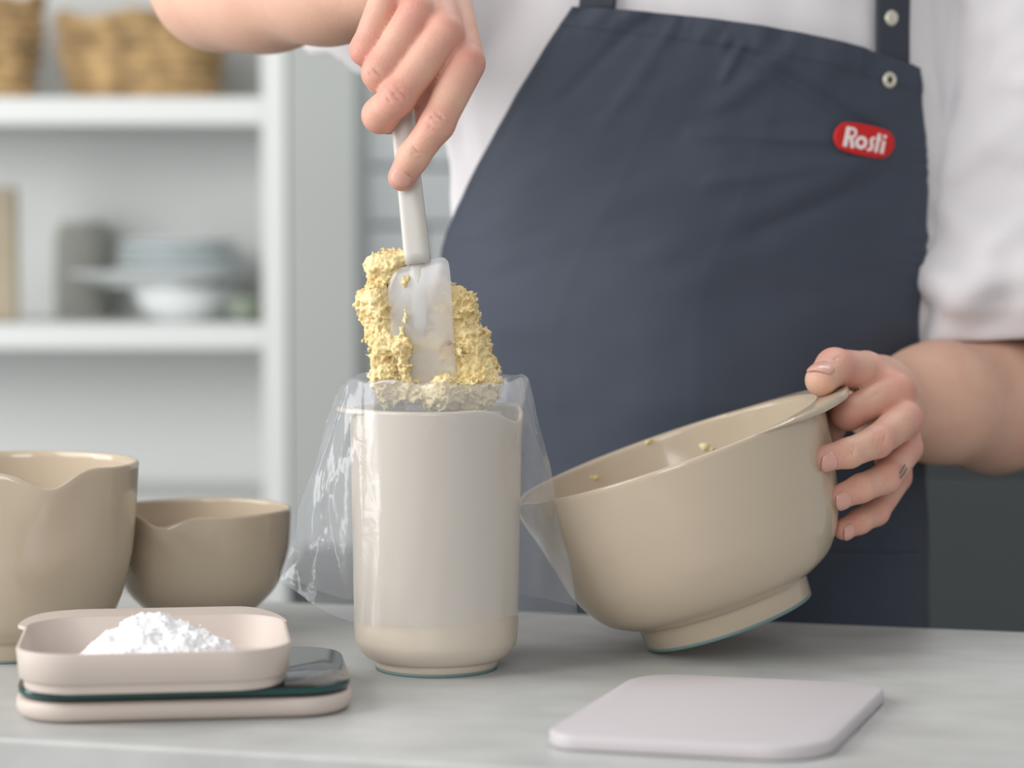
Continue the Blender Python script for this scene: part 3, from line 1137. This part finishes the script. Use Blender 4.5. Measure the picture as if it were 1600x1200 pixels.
for i, (px, py, r, lb) in enumerate(((1102, 698, 0.0028, 'largest pale crumb on the far inner wall of the tipped bowl'),
                                     (1116, 701, 0.0020, 'small crumb just right of the largest crumb in the tipped bowl'),
                                     (1014, 690, 0.0022, 'crumb high on the inner wall, mid way along the tipped bowl'),
                                     (928, 749, 0.0024, 'crumb near the lower left lip inside the tipped bowl'))):
    crumb(px, py, inner_wall_depth(px, py) + 0.0004, r, i + 2, lb)

# ------------------------------------------------------------------ the person
TCX, TCY = 0.142, 1.832


def torso_ab(z):
    a = np.interp(z, [-0.30, 0.02, 0.10, 0.20, 0.30, 0.42, 0.52, 0.60, 0.68], [0.172, 0.166, 0.168, 0.186, 0.191, 0.193, 0.190, 0.150, 0.06])
    b = np.interp(z, [-0.30, 0.02, 0.15, 0.28, 0.42, 0.52, 0.60, 0.68], [0.118, 0.124, 0.130, 0.126, 0.120, 0.112, 0.085, 0.05])
    return a, b


def torso_pt(th, z, off=0.0):
    """th = 0 on the image-left side, pi/2 facing the camera, pi on the image-right side"""
    a, b = torso_ab(z)
    return Vector((TCX - (a + off) * math.cos(th), TCY - (b + off) * math.sin(th), z))


def on_torso(px, py):
    Y = 1.75
    th = 1.5
    for _ in range(12):
        p = at(px, py, Y)
        a, b = torso_ab(p.z)
        k = max(-1, min(1, (TCX - p.x) / a))
        th = math.acos(k)
        Y = 0.5 * Y + 0.5 * (TCY - b * math.sin(th))
    p = at(px, py, Y)
    return th, p.z


# right arm (image left): hand round the spatula handle
R_ELBOW, R_WRIST = at(345, -34, 1.75), at(612, -40, 1.575)
R_SHOULDER = Vector((-0.03, 1.875, 0.585))
L_ELBOW, L_WRIST = at(1655, 626, 1.83), at(1385, 630, 1.668)
L_SHOULDER = Vector((0.372, 1.875, 0.565))
BLUSH = []


def finger(F_, pix, rads, kin=0.0035, kout=0.0010):
    pts = [at(*p) for p in pix]
    F_.chain(pts, [r * 1e-3 for r in rads], kin, kout)
    return pts


def groove(F_, px, py, ang_deg, half_px, rad=0.0007):
    """a fine skin crease lying on the front surface of the field, bowed a little"""
    ca, sa_ = math.cos(math.radians(ang_deg)), math.sin(math.radians(ang_deg))
    pts = []
    for t in np.linspace(-1, 1, 7):
        qx, qy = px + ca * t * half_px + sa_ * 2.0 * (1 - t * t), py - sa_ * t * half_px + ca * 2.0 * (1 - t * t)
        Y = 1.44
        while Y < 1.62:
            k = np.round((np.array(at(qx, qy, Y)) - F_.lo) / F_.h).astype(int)
            if (k >= 0).all() and (k < F_.n).all() and F_.f[tuple(k)] < 0.0:
                break
            Y += 0.0004
        if Y < 1.615:
            pts.append(at(qx, qy, Y))
    if len(pts) > 2:
        F_.chain(pts, [rad * (0.4 + 0.6 * math.sin(math.pi * (i + .5) / len(pts))) for i in range(len(pts))], 0.0004, 0.0009, 'cut')


def right_arm():
    h = 0.0012
    F_ = Field((R_ELBOW.x - 0.055, 1.444, 0.283), (at(770, 0, 1.47).x + 0.004, 1.83, 0.515), h)
    # forearm and elbow
    m1 = R_ELBOW.lerp(R_WRIST, 0.28)
    m2 = R_ELBOW.lerp(R_WRIST, 0.65)
    F_.chain([R_ELBOW.lerp(R_SHOULDER, 0.6), R_ELBOW, m1, m2, R_WRIST], [0.050, 0.0455, 0.0460, 0.0400, 0.0315], 0.03, 0.01)
    idx = [(727, 99, 1.474), (683, 194, 1.463), (645, 246, 1.470), (628, 277, 1.4755)]
    mid_ = [(695, 52, 1.471), (621, 152, 1.463), (594, 180, 1.473), (606, 184, 1.500), (626, 178, 1.508)]
    rin = [(652, 20, 1.476), (593, 114, 1.471), (596, 122, 1.498), (622, 118, 1.510)]
    pin = [(606, -4, 1.486), (572, 78, 1.483), (578, 86, 1.508), (600, 80, 1.518)]
    # back of the hand
    ca = [(688, -55, 1.540), (658, -68, 1.545), (632, -66, 1.55), (608, -52, 1.556)]
    for f0, c0, r0 in ((idx, ca[0], 13.2), (mid_, ca[1], 13), (rin, ca[2], 12.4), (pin, ca[3], 11.5)):
        F_.chain([at(*f0[0]), at(*c0), R_WRIST], [(r0 - 1.2) * 1e-3, 0.0150, 0.020], 0.010, 0.0035)
    # thumb, behind the handle
    F_.chain([R_WRIST, at(692, 12, 1.552), at(704, 92, 1.540), at(672, 150, 1.530), at(640, 190, 1.518)], [0.020, 0.0165, 0.0130, 0.0118, 0.0095], 0.008, 0.008)
    finger(F_, idx, (12.4, 10.3, 9.5, 8.6))
    finger(F_, mid_, (12.0, 10.9, 10.7, 9.5, 8.2))
    finger(F_, rin, (11.7, 10.5, 9.8, 8.3))
    finger(F_, pin, (10.9, 9.6, 8.8, 7.4))
    # knuckle creases
    for (px, py, a, hp) in ((692, 184, -38, 15), (686, 191, -38, 18), (678, 200, -38, 16), (655, 236, -35, 12), (650, 242, -35, 10),
                            (628, 143, -48, 14), (620, 150, -48, 18), (611, 158, -48, 14), (592, 114, -42, 14), (585, 121, -42, 12)):
        groove(F_, px, py, a, hp)
    for q, r in ((idx[0], 20), (mid_[0], 20), (rin[0], 20), (idx[3], 16), (idx[1], 14), (mid_[1], 18), (mid_[2], 16), (rin[1], 20), (pin[1], 20), ((660, 170, 1.53), 26)):
        BLUSH.append((at(*q), r * 1e-3))
    V, Q = F_.mesh()
    return relax(V, Q, 2, 0.4), Q, idx


def left_arm():
    h = 0.0012
    F_ = Field((at(1250, 600, 1.50).x - .004, 1.486, 0.06), (0.432, 1.86, 0.262), h)
    m1 = L_ELBOW.lerp(L_WRIST, 0.40) + Vector((0, 0, -0.003))
    m2 = L_ELBOW.lerp(L_WRIST, 0.72)
    F_.chain([L_ELBOW.lerp(L_SHOULDER, 0.4), L_ELBOW, m1, m2, L_WRIST], [0.048, 0.0430, 0.0430, 0.0370, 0.0295], 0.03, 0.01)
    thm = [(1352, 582, 1.588), (1304, 574, 1.556), (1283, 594, 1.5350)]
    idx = [(1400, 612, 1.578), (1326, 646, 1.556), (1304, 652, 1.580), (1302, 672, 1.592)]
    mid_ = [(1413, 656, 1.566), (1370, 690, 1.527), (1326, 708, 1.5105), (1289, 716, 1.5050)]
    rin = [(1414, 700, 1.580), (1384, 747, 1.545), (1345, 763, 1.529), (1311, 777, 1.5240)]
    pin = [(1400, 745, 1.600), (1368, 800, 1.570), (1343, 815, 1.556), (1318, 827, 1.5480)]
    for f0, r0 in ((idx, 13.0), (mid_, 13.0), (rin, 12.5), (pin, 11.5)):
        a = at(*f0[0])
        F_.chain([a, a.lerp(L_WRIST, .6), L_WRIST], [(r0 - 0.8) * 1e-3, 0.0160, 0.022], 0.012, 0.006)
    # thenar and web of the thumb
    F_.chain([L_WRIST, at(1376, 602, 1.620), at(*thm[0])], [0.022, 0.0185, 0.0145], 0.008, 0.012)
    F_.chain([at(1372, 598, 1.592), at(1400, 612, 1.585)], [0.0105, 0.0115], 0.008, 0.008)
    finger(F_, thm, (13.8, 12.2, 10.4))
    finger(F_, idx, (12.4, 10.6, 9.4, 8.2))
    finger(F_, mid_, (12.2, 10.2, 9.2, 8.3))
    finger(F_, rin, (11.8, 9.8, 8.8, 8.0))
    finger(F_, pin, (10.6, 8.8, 7.8, 7.0))
    for (px, py, a, hp) in ((1380, 686, 75, 14), (1372, 690, 75, 17), (1364, 692, 75, 14), (1332, 703, 75, 11), (1325, 706, 75, 11),
                            (1393, 742, 72, 14), (1385, 747, 72, 15), (1352, 759, 72, 10), (1346, 762, 72, 10), (1374, 800, 70, 10), (1346, 814, 70, 8),
                            (1300, 560, 12, 14), (1296, 568, 12, 16), (1364, 618, 35, 14)):
        groove(F_, px, py, a, hp)
    for q, r in ((idx[0], 22), (mid_[0], 22), (rin[0], 20), (pin[0], 18), (mid_[3], 14), (rin[3], 14), (pin[3], 16), (mid_[1], 14), (rin[1], 14), (pin[1], 14), (thm[1], 20), (idx[1], 14)):
        BLUSH.append((at(*q), r * 1e-3))
    V, Q = F_.mesh()
    return relax(V, Q, 2, 0.4), Q, (thm, mid_, rin, pin)


def torso_core():
    h = 0.008
    F_ = Field((-0.10, 1.68, -0.34), (0.50, 1.99, 0.74), h)
    sl, P = F_.window((-1, 0, -1), (1, 3, 1))
    a, b = torso_ab(P[..., 2])
    g = (np.hypot((P[..., 0] - TCX) / (a - 0.022), (P[..., 1] - TCY) / (b - 0.022)) - 1) * 0.09
    F_.f[sl] = np.minimum(F_.f[sl], np.maximum(g, np.maximum(P[..., 2] - 0.62, -0.30 - P[..., 2])))
    F_.chain([R_ELBOW.lerp(R_SHOULDER, 0.5), R_SHOULDER], [0.049, 0.055], 0.02, 0.03)
    F_.chain([L_ELBOW.lerp(L_SHOULDER, 0.2), L_SHOULDER], [0.047, 0.055], 0.02, 0.03)
    F_.chain([(TCX, TCY + 0.02, 0.60), (TCX, TCY + 0.01, 0.72)], [0.062, 0.056], 0.01, 0.03)
    return F_.mesh()


VR, QR, idxR = right_arm()
VL, QL, leftF = left_arm()
VT, QT = torso_core()
V = np.concatenate([VR, VL, VT])
Q = np.concatenate([QR, QL + len(VR), QT + len(VR) + len(VL)])
person = np_obj('person', V, Q, 'skin')
tag(person, 'person in white shirt and slate apron scraping batter from bowl to bag', 'person')
co = np.empty(len(person.data.vertices) * 3, np.float32)
person.data.vertices.foreach_get('co', co)
co = co.reshape(-1, 3)
bl_ = np.zeros(len(co), np.float32)
for c0, r0 in BLUSH:
    dd = np.linalg.norm(co - np.array(c0, np.float32), axis=1)
    bl_ = np.maximum(bl_, np.exp(-(dd / r0) ** 2))
at_ = person.data.attributes.new('blush', 'FLOAT', 'POINT')
at_.data.foreach_set('value', bl_ * 0.62)


def nail(tip, dip, rad, dorsal, length, width_deg=50, shift=0.0):
    c0, d0 = at(*tip), at(*dip)
    a = (c0 - d0).normalized()
    dv = Vector(dorsal)
    dv = (dv - a * dv.dot(a)).normalized()
    s = a.cross(dv)
    n, v = 12, []
    for layer in (0.0008, -0.0012):
        for j in range(n + 1):
            q = -1 + 2 * j / n
            for i in range(n + 1):
                uu = -1 + 2 * i / n
                # squircle-shaped outline
                k = (1 - abs(q) ** 4) ** 0.5 if q < 0 else (1 - 0.45 * abs(q) ** 5)
                k = max(k, 0.35)
                ph = math.radians(width_deg) * uu * k
                qq = q * (1 - 0.12 * uu * uu)
                r = rad + layer - (0.0012 * max(0, q) ** 2)
                v.append(c0 + a * (qq * length / 2 + shift) + (dv * math.cos(ph) + s * math.sin(ph)) * r)
    N1 = (n + 1) ** 2
    f = grid_faces(n + 1, n + 1) + grid_faces(n + 1, n + 1, flip=True, base=N1)
    edge = [i for i in range(n + 1)] + [j * (n + 1) + n for j in range(1, n + 1)] + [n * (n + 1) + i for i in range(n - 1, -1, -1)] + [j * (n + 1) for j in range(n - 1, 0, -1)]
    for i in range(len(edge)):
        p, q = edge[i], edge[(i + 1) % len(edge)]
        f.append((p, p + N1, q + N1, q))
    return obj('fingernail', v, f, 'nail', person)


nail(idxR[3], idxR[2], 0.0087, (0.0, -1, -0.05), 0.0108, 45, -0.0020)
thm, mid_, rin, pin = leftF
nail(thm[2], thm[1], 0.0104, (-0.30, -0.70, 0.62), 0.0120, 52, 0.001)
nail(mid_[3], mid_[2], 0.0083, (0.05, -0.92, -0.38), 0.0105, 48, 0.001)
nail(rin[3], rin[2], 0.0080, (0.05, -0.92, -0.36), 0.0105, 48, 0.001)
nail(pin[3], pin[2], 0.0070, (0.05, -0.92, -0.36), 0.0085, 48, 0.001)

# small faded tattoo by the ring-finger knuckle: ink strokes laid on the skin
def on_skin(px, py):
    d_ = at(px, py, 1.0) - cam.location
    dv = np.array(d_.normalized(), np.float32)
    rel = VL - np.array(cam.location, np.float32)
    t = rel @ dv
    dist = np.linalg.norm(rel - t[:, None] * dv, axis=1)
    ok = dist < 0.0014
    return Vector(cam.location) + Vector(dv) * float(t[ok].min()) if ok.any() else None


for k, pth in enumerate((((1414, 726), (1410, 733), (1406, 740)), ((1417, 731), (1414, 738), (1409, 744)), ((1408, 744), (1407, 748)))):
    pp = [on_skin(*q) for q in pth]
    if all(pp):
        tube('tattoo_stroke', pp, [0.0004] * len(pp), 'ink', person, seg=6)


# shirt: torso and sleeves in one cloth surface
def shirt():
    h = 0.0036
    F_ = Field((-0.30, 1.655, 0.100), (0.545, 2.00, 0.70), h)
    sl, P = F_.window((-2, 0, -2), (2, 4, 2))
    x, y, z = P[..., 0], P[..., 1], P[..., 2]
    a, b = torso_ab(z)
    g = (np.hypot((x - TCX) / a, (y - TCY) / b) - 1) * 0.125
    F_.f[sl] = g.astype(np.float32)
    # sleeves
    rs, re_ = np.array(R_SHOULDER), np.array(R_ELBOW)
    hemR = R_SHOULDER.lerp(R_ELBOW, 0.66) + Vector((0.0, 0, -0.022))
    F_.chain([R_SHOULDER + Vector((0.05, 0, 0)), R_SHOULDER, hemR, R_SHOULDER.lerp(R_ELBOW, 0.88) + Vector((0, 0, -0.026))], [0.075, 0.082, 0.098, 0.104], 0.04, 0.05)
    Ldir = (L_ELBOW - L_SHOULDER)
    hemL = L_SHOULDER.lerp(L_ELBOW, 0.80)
    Fs = Field((-0.30, 1.655, 0.100), (0.545, 2.00, 0.70), h)
    Fs.chain([L_SHOULDER + Vector((-0.04, 0, 0)), L_SHOULDER, Vector((0.392, 1.835, 0.36)), Vector((0.384, 1.815, 0.225)), Vector((0.384, 1.812, 0.12))], [0.072, 0.078, 0.088, 0.097, 0.097], 0.03, 0.006)
    S2 = np.stack([x * 0.45 + z * 0.55, y * 0.6, z * 0.7 - x * 0.5], -1)
    fs_ = Fs.f + (vnoise(S2, 30, 4.0) * 0.034 + vnoise(S2, 64, 1.0) * 0.011).astype(np.float32) * np.clip((0.50 - z) / 0.06, 0.3, 1)
    nL = np.array(Vector((0.05, -0.10, -1)).normalized(), np.float32)
    dL = (P - np.array(at(1520, 532, 1.718), np.float32)) @ nL
    fs_ -= np.where(np.abs(dL + 0.012) < 0.012, 0.0012, 0)                 # hem band
    cav = Field.cone(P, np.array((0.386, 1.825, 0.275)), np.array((0.384, 1.812, 0.10)), 0.074, 0.090)
    fs_ = np.maximum(np.maximum(fs_, dL), -cav)
    f = F_.f[sl]
    # cloth folds: stronger at the sides, under the arms and on the sleeves
    side_w = np.clip(np.abs(x - TCX) / 0.19 - 0.62, 0, 0.5) * 2.4 + 0.25 + 0.35 * np.clip((z - 0.40) / 0.08, 0, 1)
    S = np.stack([x * 1.0 + 0.25 * z, y, z * 0.30 - x * 0.10], -1)
    fold = vnoise(S, 30, 2.0) * 0.016 + vnoise(S, 62, 7.0) * 0.007
    f = smin(f + (fold * side_w).astype(np.float32), fs_.astype(np.float32), np.float32(0.005))
    # crease where the sleeve meets the body
    # cut the hems
    nR = np.array((R_ELBOW - R_SHOULDER).normalized())
    dR = (P - np.array(hemR, np.float32)) @ nR.astype(np.float32)
    nearR = x < -0.05
    f = np.where(nearR, np.maximum(f, dR + 0.004 * np.sin(x * 90 + y * 120)), f)
    # hollow sleeve ends
    cav = Field.cone(P, np.array(R_SHOULDER.lerp(R_ELBOW, 0.42)), np.array(R_SHOULDER.lerp(R_ELBOW, 0.9) + Vector((0, 0, -0.024))), 0.060, 0.098)
    f = np.where(nearR, np.maximum(f, -cav), f)
    f = np.maximum(f, z - 0.64)
    F_.f[sl] = f.astype(np.float32)
    V, Q = F_.mesh()
    V = relax(V, Q, 2, 0.5)
    return np_obj('shirt', V, Q, 'shirt', person)


shirt()

# trousers behind the worktop
def trousers():
    h = 0.010
    F_ = Field((-0.06, 1.66, FLOOR - 0.02), (0.36, 2.02, 0.13), h)
    sl, P = F_.window((-2, 0, -2), (2, 4, 2))
    a, b = torso_ab(P[..., 2])
    g = (np.hypot((P[..., 0] - TCX) / (a + .004), (P[..., 1] - TCY) / (b + .004)) - 1) * 0.12
    g = np.maximum(g, np.maximum(P[..., 2] - 0.108, -0.16 - P[..., 2]))
    F_.f[sl] = g
    for s in (-1, 1):
        F_.chain([(TCX + s * 0.085, TCY, -0.14), (TCX + s * 0.088, TCY - .005, -0.48), (TCX + s * 0.09, TCY + .01, FLOOR + 0.05)], [0.088, 0.068, 0.056], 0.02, 0.02)
    sl, P = F_.window((-2, 0, -2), (2, 4, 2))
    F_.f[sl] = np.maximum(F_.f[sl], FLOOR + 0.002 - P[..., 2])
    V, Q = F_.mesh()
    return np_obj('trousers', V, Q, 'trousers', person)


trousers()


# apron: a sheet lying on the torso, from bib to below the worktop
def edge_curve(pts):
    """pixel points -> list of (theta, z)"""
    return [on_torso(*p) for p in pts]


OFF = 0.0085
left_e = edge_curve([(905, 12), (878, 52), (850, 100), (815, 160), (782, 220), (752, 280), (728, 335), (714, 378)])
left_e += [(0.02, 0.225), (-0.10, 0.17), (-0.14, 0.10), (-0.14, 0.0), (-0.12, -0.15), (-0.10, -0.30)]
right_e = edge_curve([(1421, 108), (1424, 160), (1428, 215), (1430, 270), (1429, 330), (1427, 390), (1422, 450), (1419, 520)])
right_e += [(2.62, 0.150), (2.70, 0.10), (2.76, 0.05), (2.78, 0.0), (2.78, -0.15), (2.76, -0.30)]
left_s = np.array(spline(left_e, 12)); right_s = np.array(spline(right_e, 12))


def apron_pt(u, vv, off=OFF):
    k = vv * (len(left_s) - 1)
    i = min(int(k), len(left_s) - 2)
    t = k - i
    l = left_s[i] * (1 - t) + left_s[i + 1] * t
    r = right_s[i] * (1 - t) + right_s[i + 1] * t
    # let the top edge sag slightly like the photo's hem
    th = l[0] + (r[0] - l[0]) * u
    z = l[1] + (r[1] - l[1]) * u
    z += 0.006 * math.sin(math.pi * u) * max(0, 1 - vv * 6)
    # wrinkles: pulls from the bib corners, soft vertical press folds, puckers along the right edge
    w = 0.0
    w += 0.00025 * math.exp(-((u - 0.30 - 0.10 * vv) / 0.012) ** 2) * min(1, vv * 6)
    w += 0.00025 * math.exp(-((u - 0.56 - 0.02 * vv) / 0.010) ** 2) * min(1, vv * 6)
    w += 0.0030 * math.exp(-((u - 0.52 + 0.8 * (vv - .1)) / 0.035) ** 2) * math.exp(-((vv - 0.12) / 0.06) ** 2)
    w += 0.0028 * math.exp(-((u - 0.80 + 1.6 * (vv - .24)) / 0.05) ** 2) * math.exp(-((vv - 0.27) / 0.09) ** 2)
    w += 0.0007 * math.sin(150 * vv + 8 * u + 4 * math.sin(31 * vv)) * math.exp(-((1 - u) / 0.06) ** 2) * math.exp(-((vv - 0.34) / 0.16) ** 2)
    w += 0.0045 * math.sin(3.0 + 7 * u + 5 * vv) * max(0, vv - 0.35) * 1.2
    w += 0.0030 * math.sin(19 * u - 6 * vv + 1) * math.exp(-((vv - 0.5) / 0.12) ** 2) * 0.5
    S_ = np.array([[u * 2.2 + vv * 1.5, vv * 3.0 - u * 0.6, 0.3]], np.float32)
    w += float(vnoise(S_, 3.2, 1.0)[0]) * 0.0045 + float(vnoise(S_, 8.0, 6.0)[0]) * 0.0016
    hemz = math.exp(-(vv / 0.075) ** 2)
    S_ = np.array([[u * 10.0, vv * 4.0, 0.7]], np.float32)
    w += float(vnoise(S_, 2.2, 3.0)[0]) * 0.0060 * hemz + float(vnoise(S_, 5.0, 9.0)[0]) * 0.0022 * hemz
    for (u0, v0, u1, v1, wd, am) in ((0.44, 0.060, 0.84, 0.175, 0.016, -0.0032), (0.46, 0.055, 0.44, 0.125, 0.013, 0.0028), (0.42, 0.24, 0.80, 0.200, 0.014, 0.0022),
                                     (0.50, 0.32, 0.83, 0.225, 0.018, 0.0020), (0.62, 0.40, 0.88, 0.240, 0.018, -0.0018), (0.20, 0.02, 0.12, 0.20, 0.02, -0.0018),
                                     (0.28, 0.03, 0.24, 0.24, 0.02, 0.0015)):
        du, dv = u1 - u0, v1 - v0
        t_ = max(0.0, min(1.0, ((u - u0) * du + (vv - v0) * dv) / (du * du + dv * dv)))
        d2 = (u - u0 - t_ * du) ** 2 + (vv - v0 - t_ * dv) ** 2
        w += am * math.exp(-d2 / wd ** 2) * (0.35 + 0.65 * math.sin(math.pi * (0.15 + 0.7 * t_)))
    # raised hems
    if vv < 0.055:
        w += 0.0007
    if u < 0.018 or u > 0.982:
        w += 0.0008
    return torso_pt(th, z, off + w)


nu, nv = 150, 220
v = [apron_pt(i / nu, j / nv) for j in range(nv + 1) for i in range(nu + 1)]
apron = obj('apron', v, grid_faces(nu + 1, nv + 1, flip=True), 'apron', person)
apron['label'] = 'slate blue cotton bib apron'
so_ = apron.modifiers.new('thickness', 'SOLIDIFY')
so_.thickness = 0.0012
so_.offset = 0


def apron_hit(px, py, off):
    """point on the apron surface seen at a pixel"""
    th, z = on_torso(px, py)
    Y = torso_pt(th, z, off).y
    for _ in range(8):
        p = at(px, py, Y)
        a, b = torso_ab(p.z)
        k = max(-1, min(1, (TCX - p.x) / (a + off)))
        Y = TCY - (b + off) * math.sin(math.acos(k))
    return at(px, py, Y)


pv, pn = [], 30
for j in range(pn + 1):
    for i in range(41):
        pv.append(apron_pt(0.52 + 0.44 * i / 40, 0.800 + 0.15 * j / pn, OFF + 0.0024))
po = obj('pocket', pv, grid_faces(41, pn + 1, flip=True), 'apron', apron)
po.modifiers.new('thickness', 'SOLIDIFY').thickness = 0.0016


# straps
def strap(rows, label):
    v = []
    m_ = len(rows)
    for (xa, xb, y_, off) in rows:
        for k in range(9):
            v.append(apron_hit(xa + (xb - xa) * k / 8, y_, off))
    o = obj('neck_strap', v, grid_faces(9, m_, flip=True), 'strap', apron)
    s = o.modifiers.new('thickness', 'SOLIDIFY'); s.thickness = 0.0016
    o['label'] = label
    return o


strap([(1368, 1419, 122, OFF - .004), (1368, 1419, 95, OFF - .003), (1368, 1419, 50, OFF - .003), (1368, 1420, 0, OFF - .003), (1366, 1420, -60, OFF - .003), (1362, 1418, -120, OFF - .003)], 'dark strap with snap button')
strap([(904, 960, 30, OFF - .004), (906, 962, 5, OFF - .003), (910, 966, -30, OFF - .003), (916, 972, -80, OFF - .003), (922, 980, -120, OFF - .003)], 'dark strap at the apron corner')


def disc(name, px, py, off, r, hole, m, parent):
    c0 = apron_hit(px, py, off)
    e = apron_hit(px + 10, py, off) - apron_hit(px - 10, py, off)
    e.normalize()
    upv = (apron_hit(px, py - 10, off) - apron_hit(px, py + 10, off)).normalized()
    nn = e.cross(upv).normalized()
    if nn.y > 0:
        nn = -nn
    prof = [(hole, 0.0), (hole, .0012), (hole + (r - hole) * .4, .0019), (r * .88, .0014), (r, 0.0)]
    n, v = 28, []
    for (q, hgt) in prof:
        for k in range(n):
            a = 2 * math.pi * k / n
            v.append(c0 + (e * math.cos(a) + upv * math.sin(a)) * q + nn * hgt)
    f = grid_faces(n, len(prof), True)
    return obj(name, v, f, m, parent)


disc('snap_button', 1393, 28, OFF - .0015, 0.0056, 0.0001, 'metal', apron)
disc('eyelet', 1390, 125, OFF + .0017, 0.0058, 0.0024, 'metal', apron)

# red logo patch with its lettering, printed on the bib
LC, LA = (1350, 219), math.radians(11.5)
PXW, PXH = 48.0, 26.5


def logo_pt(x, y, off):
    """x, y in patch pixels (y up)"""
    X = LC[0] + x * math.cos(LA) + y * math.sin(LA)
    Yp_ = LC[1] + x * math.sin(LA) - y * math.cos(LA)
    return apron_hit(X, Yp_, off)


v, f = [], []
nr_, na_ = 10, 72
for j in range(nr_ + 1):
    k = j / nr_
    for i in range(na_):
        a = 2 * math.pi * i / na_
        rc = PXH - 2.0
        hx = PXW - rc
        ca, sa_ = math.cos(a), math.sin(a)
        x_ = math.copysign(min(abs(ca) * 1.35, 1.0) ** 1.0 * 0, ca) + (hx if ca > 0 else -hx) * min(1, abs(ca) * 2.2) + rc * ca
        v.append(logo_pt(x_ * k, rc * sa_ * k, OFF + 0.0046))
lp = obj('logo_patch', v, grid_faces(na_, nr_ + 1, True, flip=True), 'red', apron)
s = lp.modifiers.new('thickness', 'SOLIDIFY'); s.thickness = 0.0010; s.offset = 0


def stroke(vs, fs, pts, w, off):
    pts = [Vector((p[0], p[1], 0)) for p in pts]
    base = len(vs)
    for i, p in enumerate(pts):
        t = (pts[min(i + 1, len(pts) - 1)] - pts[max(i - 1, 0)]).normalized()
        nn = Vector((-t.y, t.x, 0))
        ww = w[i] if isinstance(w, (list, tuple)) else w
        for sgn in (-1, 1):
            q = p + nn * ww / 2 * sgn
            vs.append(logo_pt(q.x + 0.14 * q.y * 0, q.y, off))
    for i in range(len(pts) - 1):
        a = base + 2 * i
        fs.append((a, a + 2, a + 3, a + 1))


def arc(cx, cy, rx, ry, a0, a1, n=14):
    return [(cx + rx * math.cos(math.radians(a0 + (a1 - a0) * i / n)), cy + ry * math.sin(math.radians(a0 + (a1 - a0) * i / n))) for i in range(n + 1)]


vs, fs = [], []
LO = OFF + 0.0058
stroke(vs, fs, [(-27.5, -15.5), (-27.5, 16)], 7.0, LO)                                               # R
stroke(vs, fs, [(-27, 14), (-20, 14)] + arc(-20, 7.5, 5.2, 6.5, 90, -90) + [(-25, 1.0)], 4.2, LO)
stroke(vs, fs, [(-21, 2), (-15, -15.5)], 6.0, LO)
stroke(vs, fs, arc(-3.5, -4.5, 6.9, 7.6, 0, 360, 28), 5.6, LO)                                        # o
stroke(vs, fs, [(16.4, 6.5), (13.6, 6.4), (11.4, 3.2), (12.4, -2), (14.2, -6), (13.2, -11.8), (10, -13.5), (7.2, -13)], [3.6, 4.4, 5.2, 5.4, 5.4, 5.2, 4.4, 3.6], LO)   # s
stroke(vs, fs, [(21.8, 15), (21.8, -15)], 5.2, LO)                                                 # t
stroke(vs, fs, [(18, 6), (26.6, 6)], 3.8, LO)
stroke(vs, fs, [(31, 5.5), (31, -15)], 5.2, LO)                                                    # i
stroke(vs, fs, [(31, 9), (31, 14.5)], 5.2, LO)
lt_ = obj('logo_lettering', vs, fs, 'white_print', apron, smooth=False)
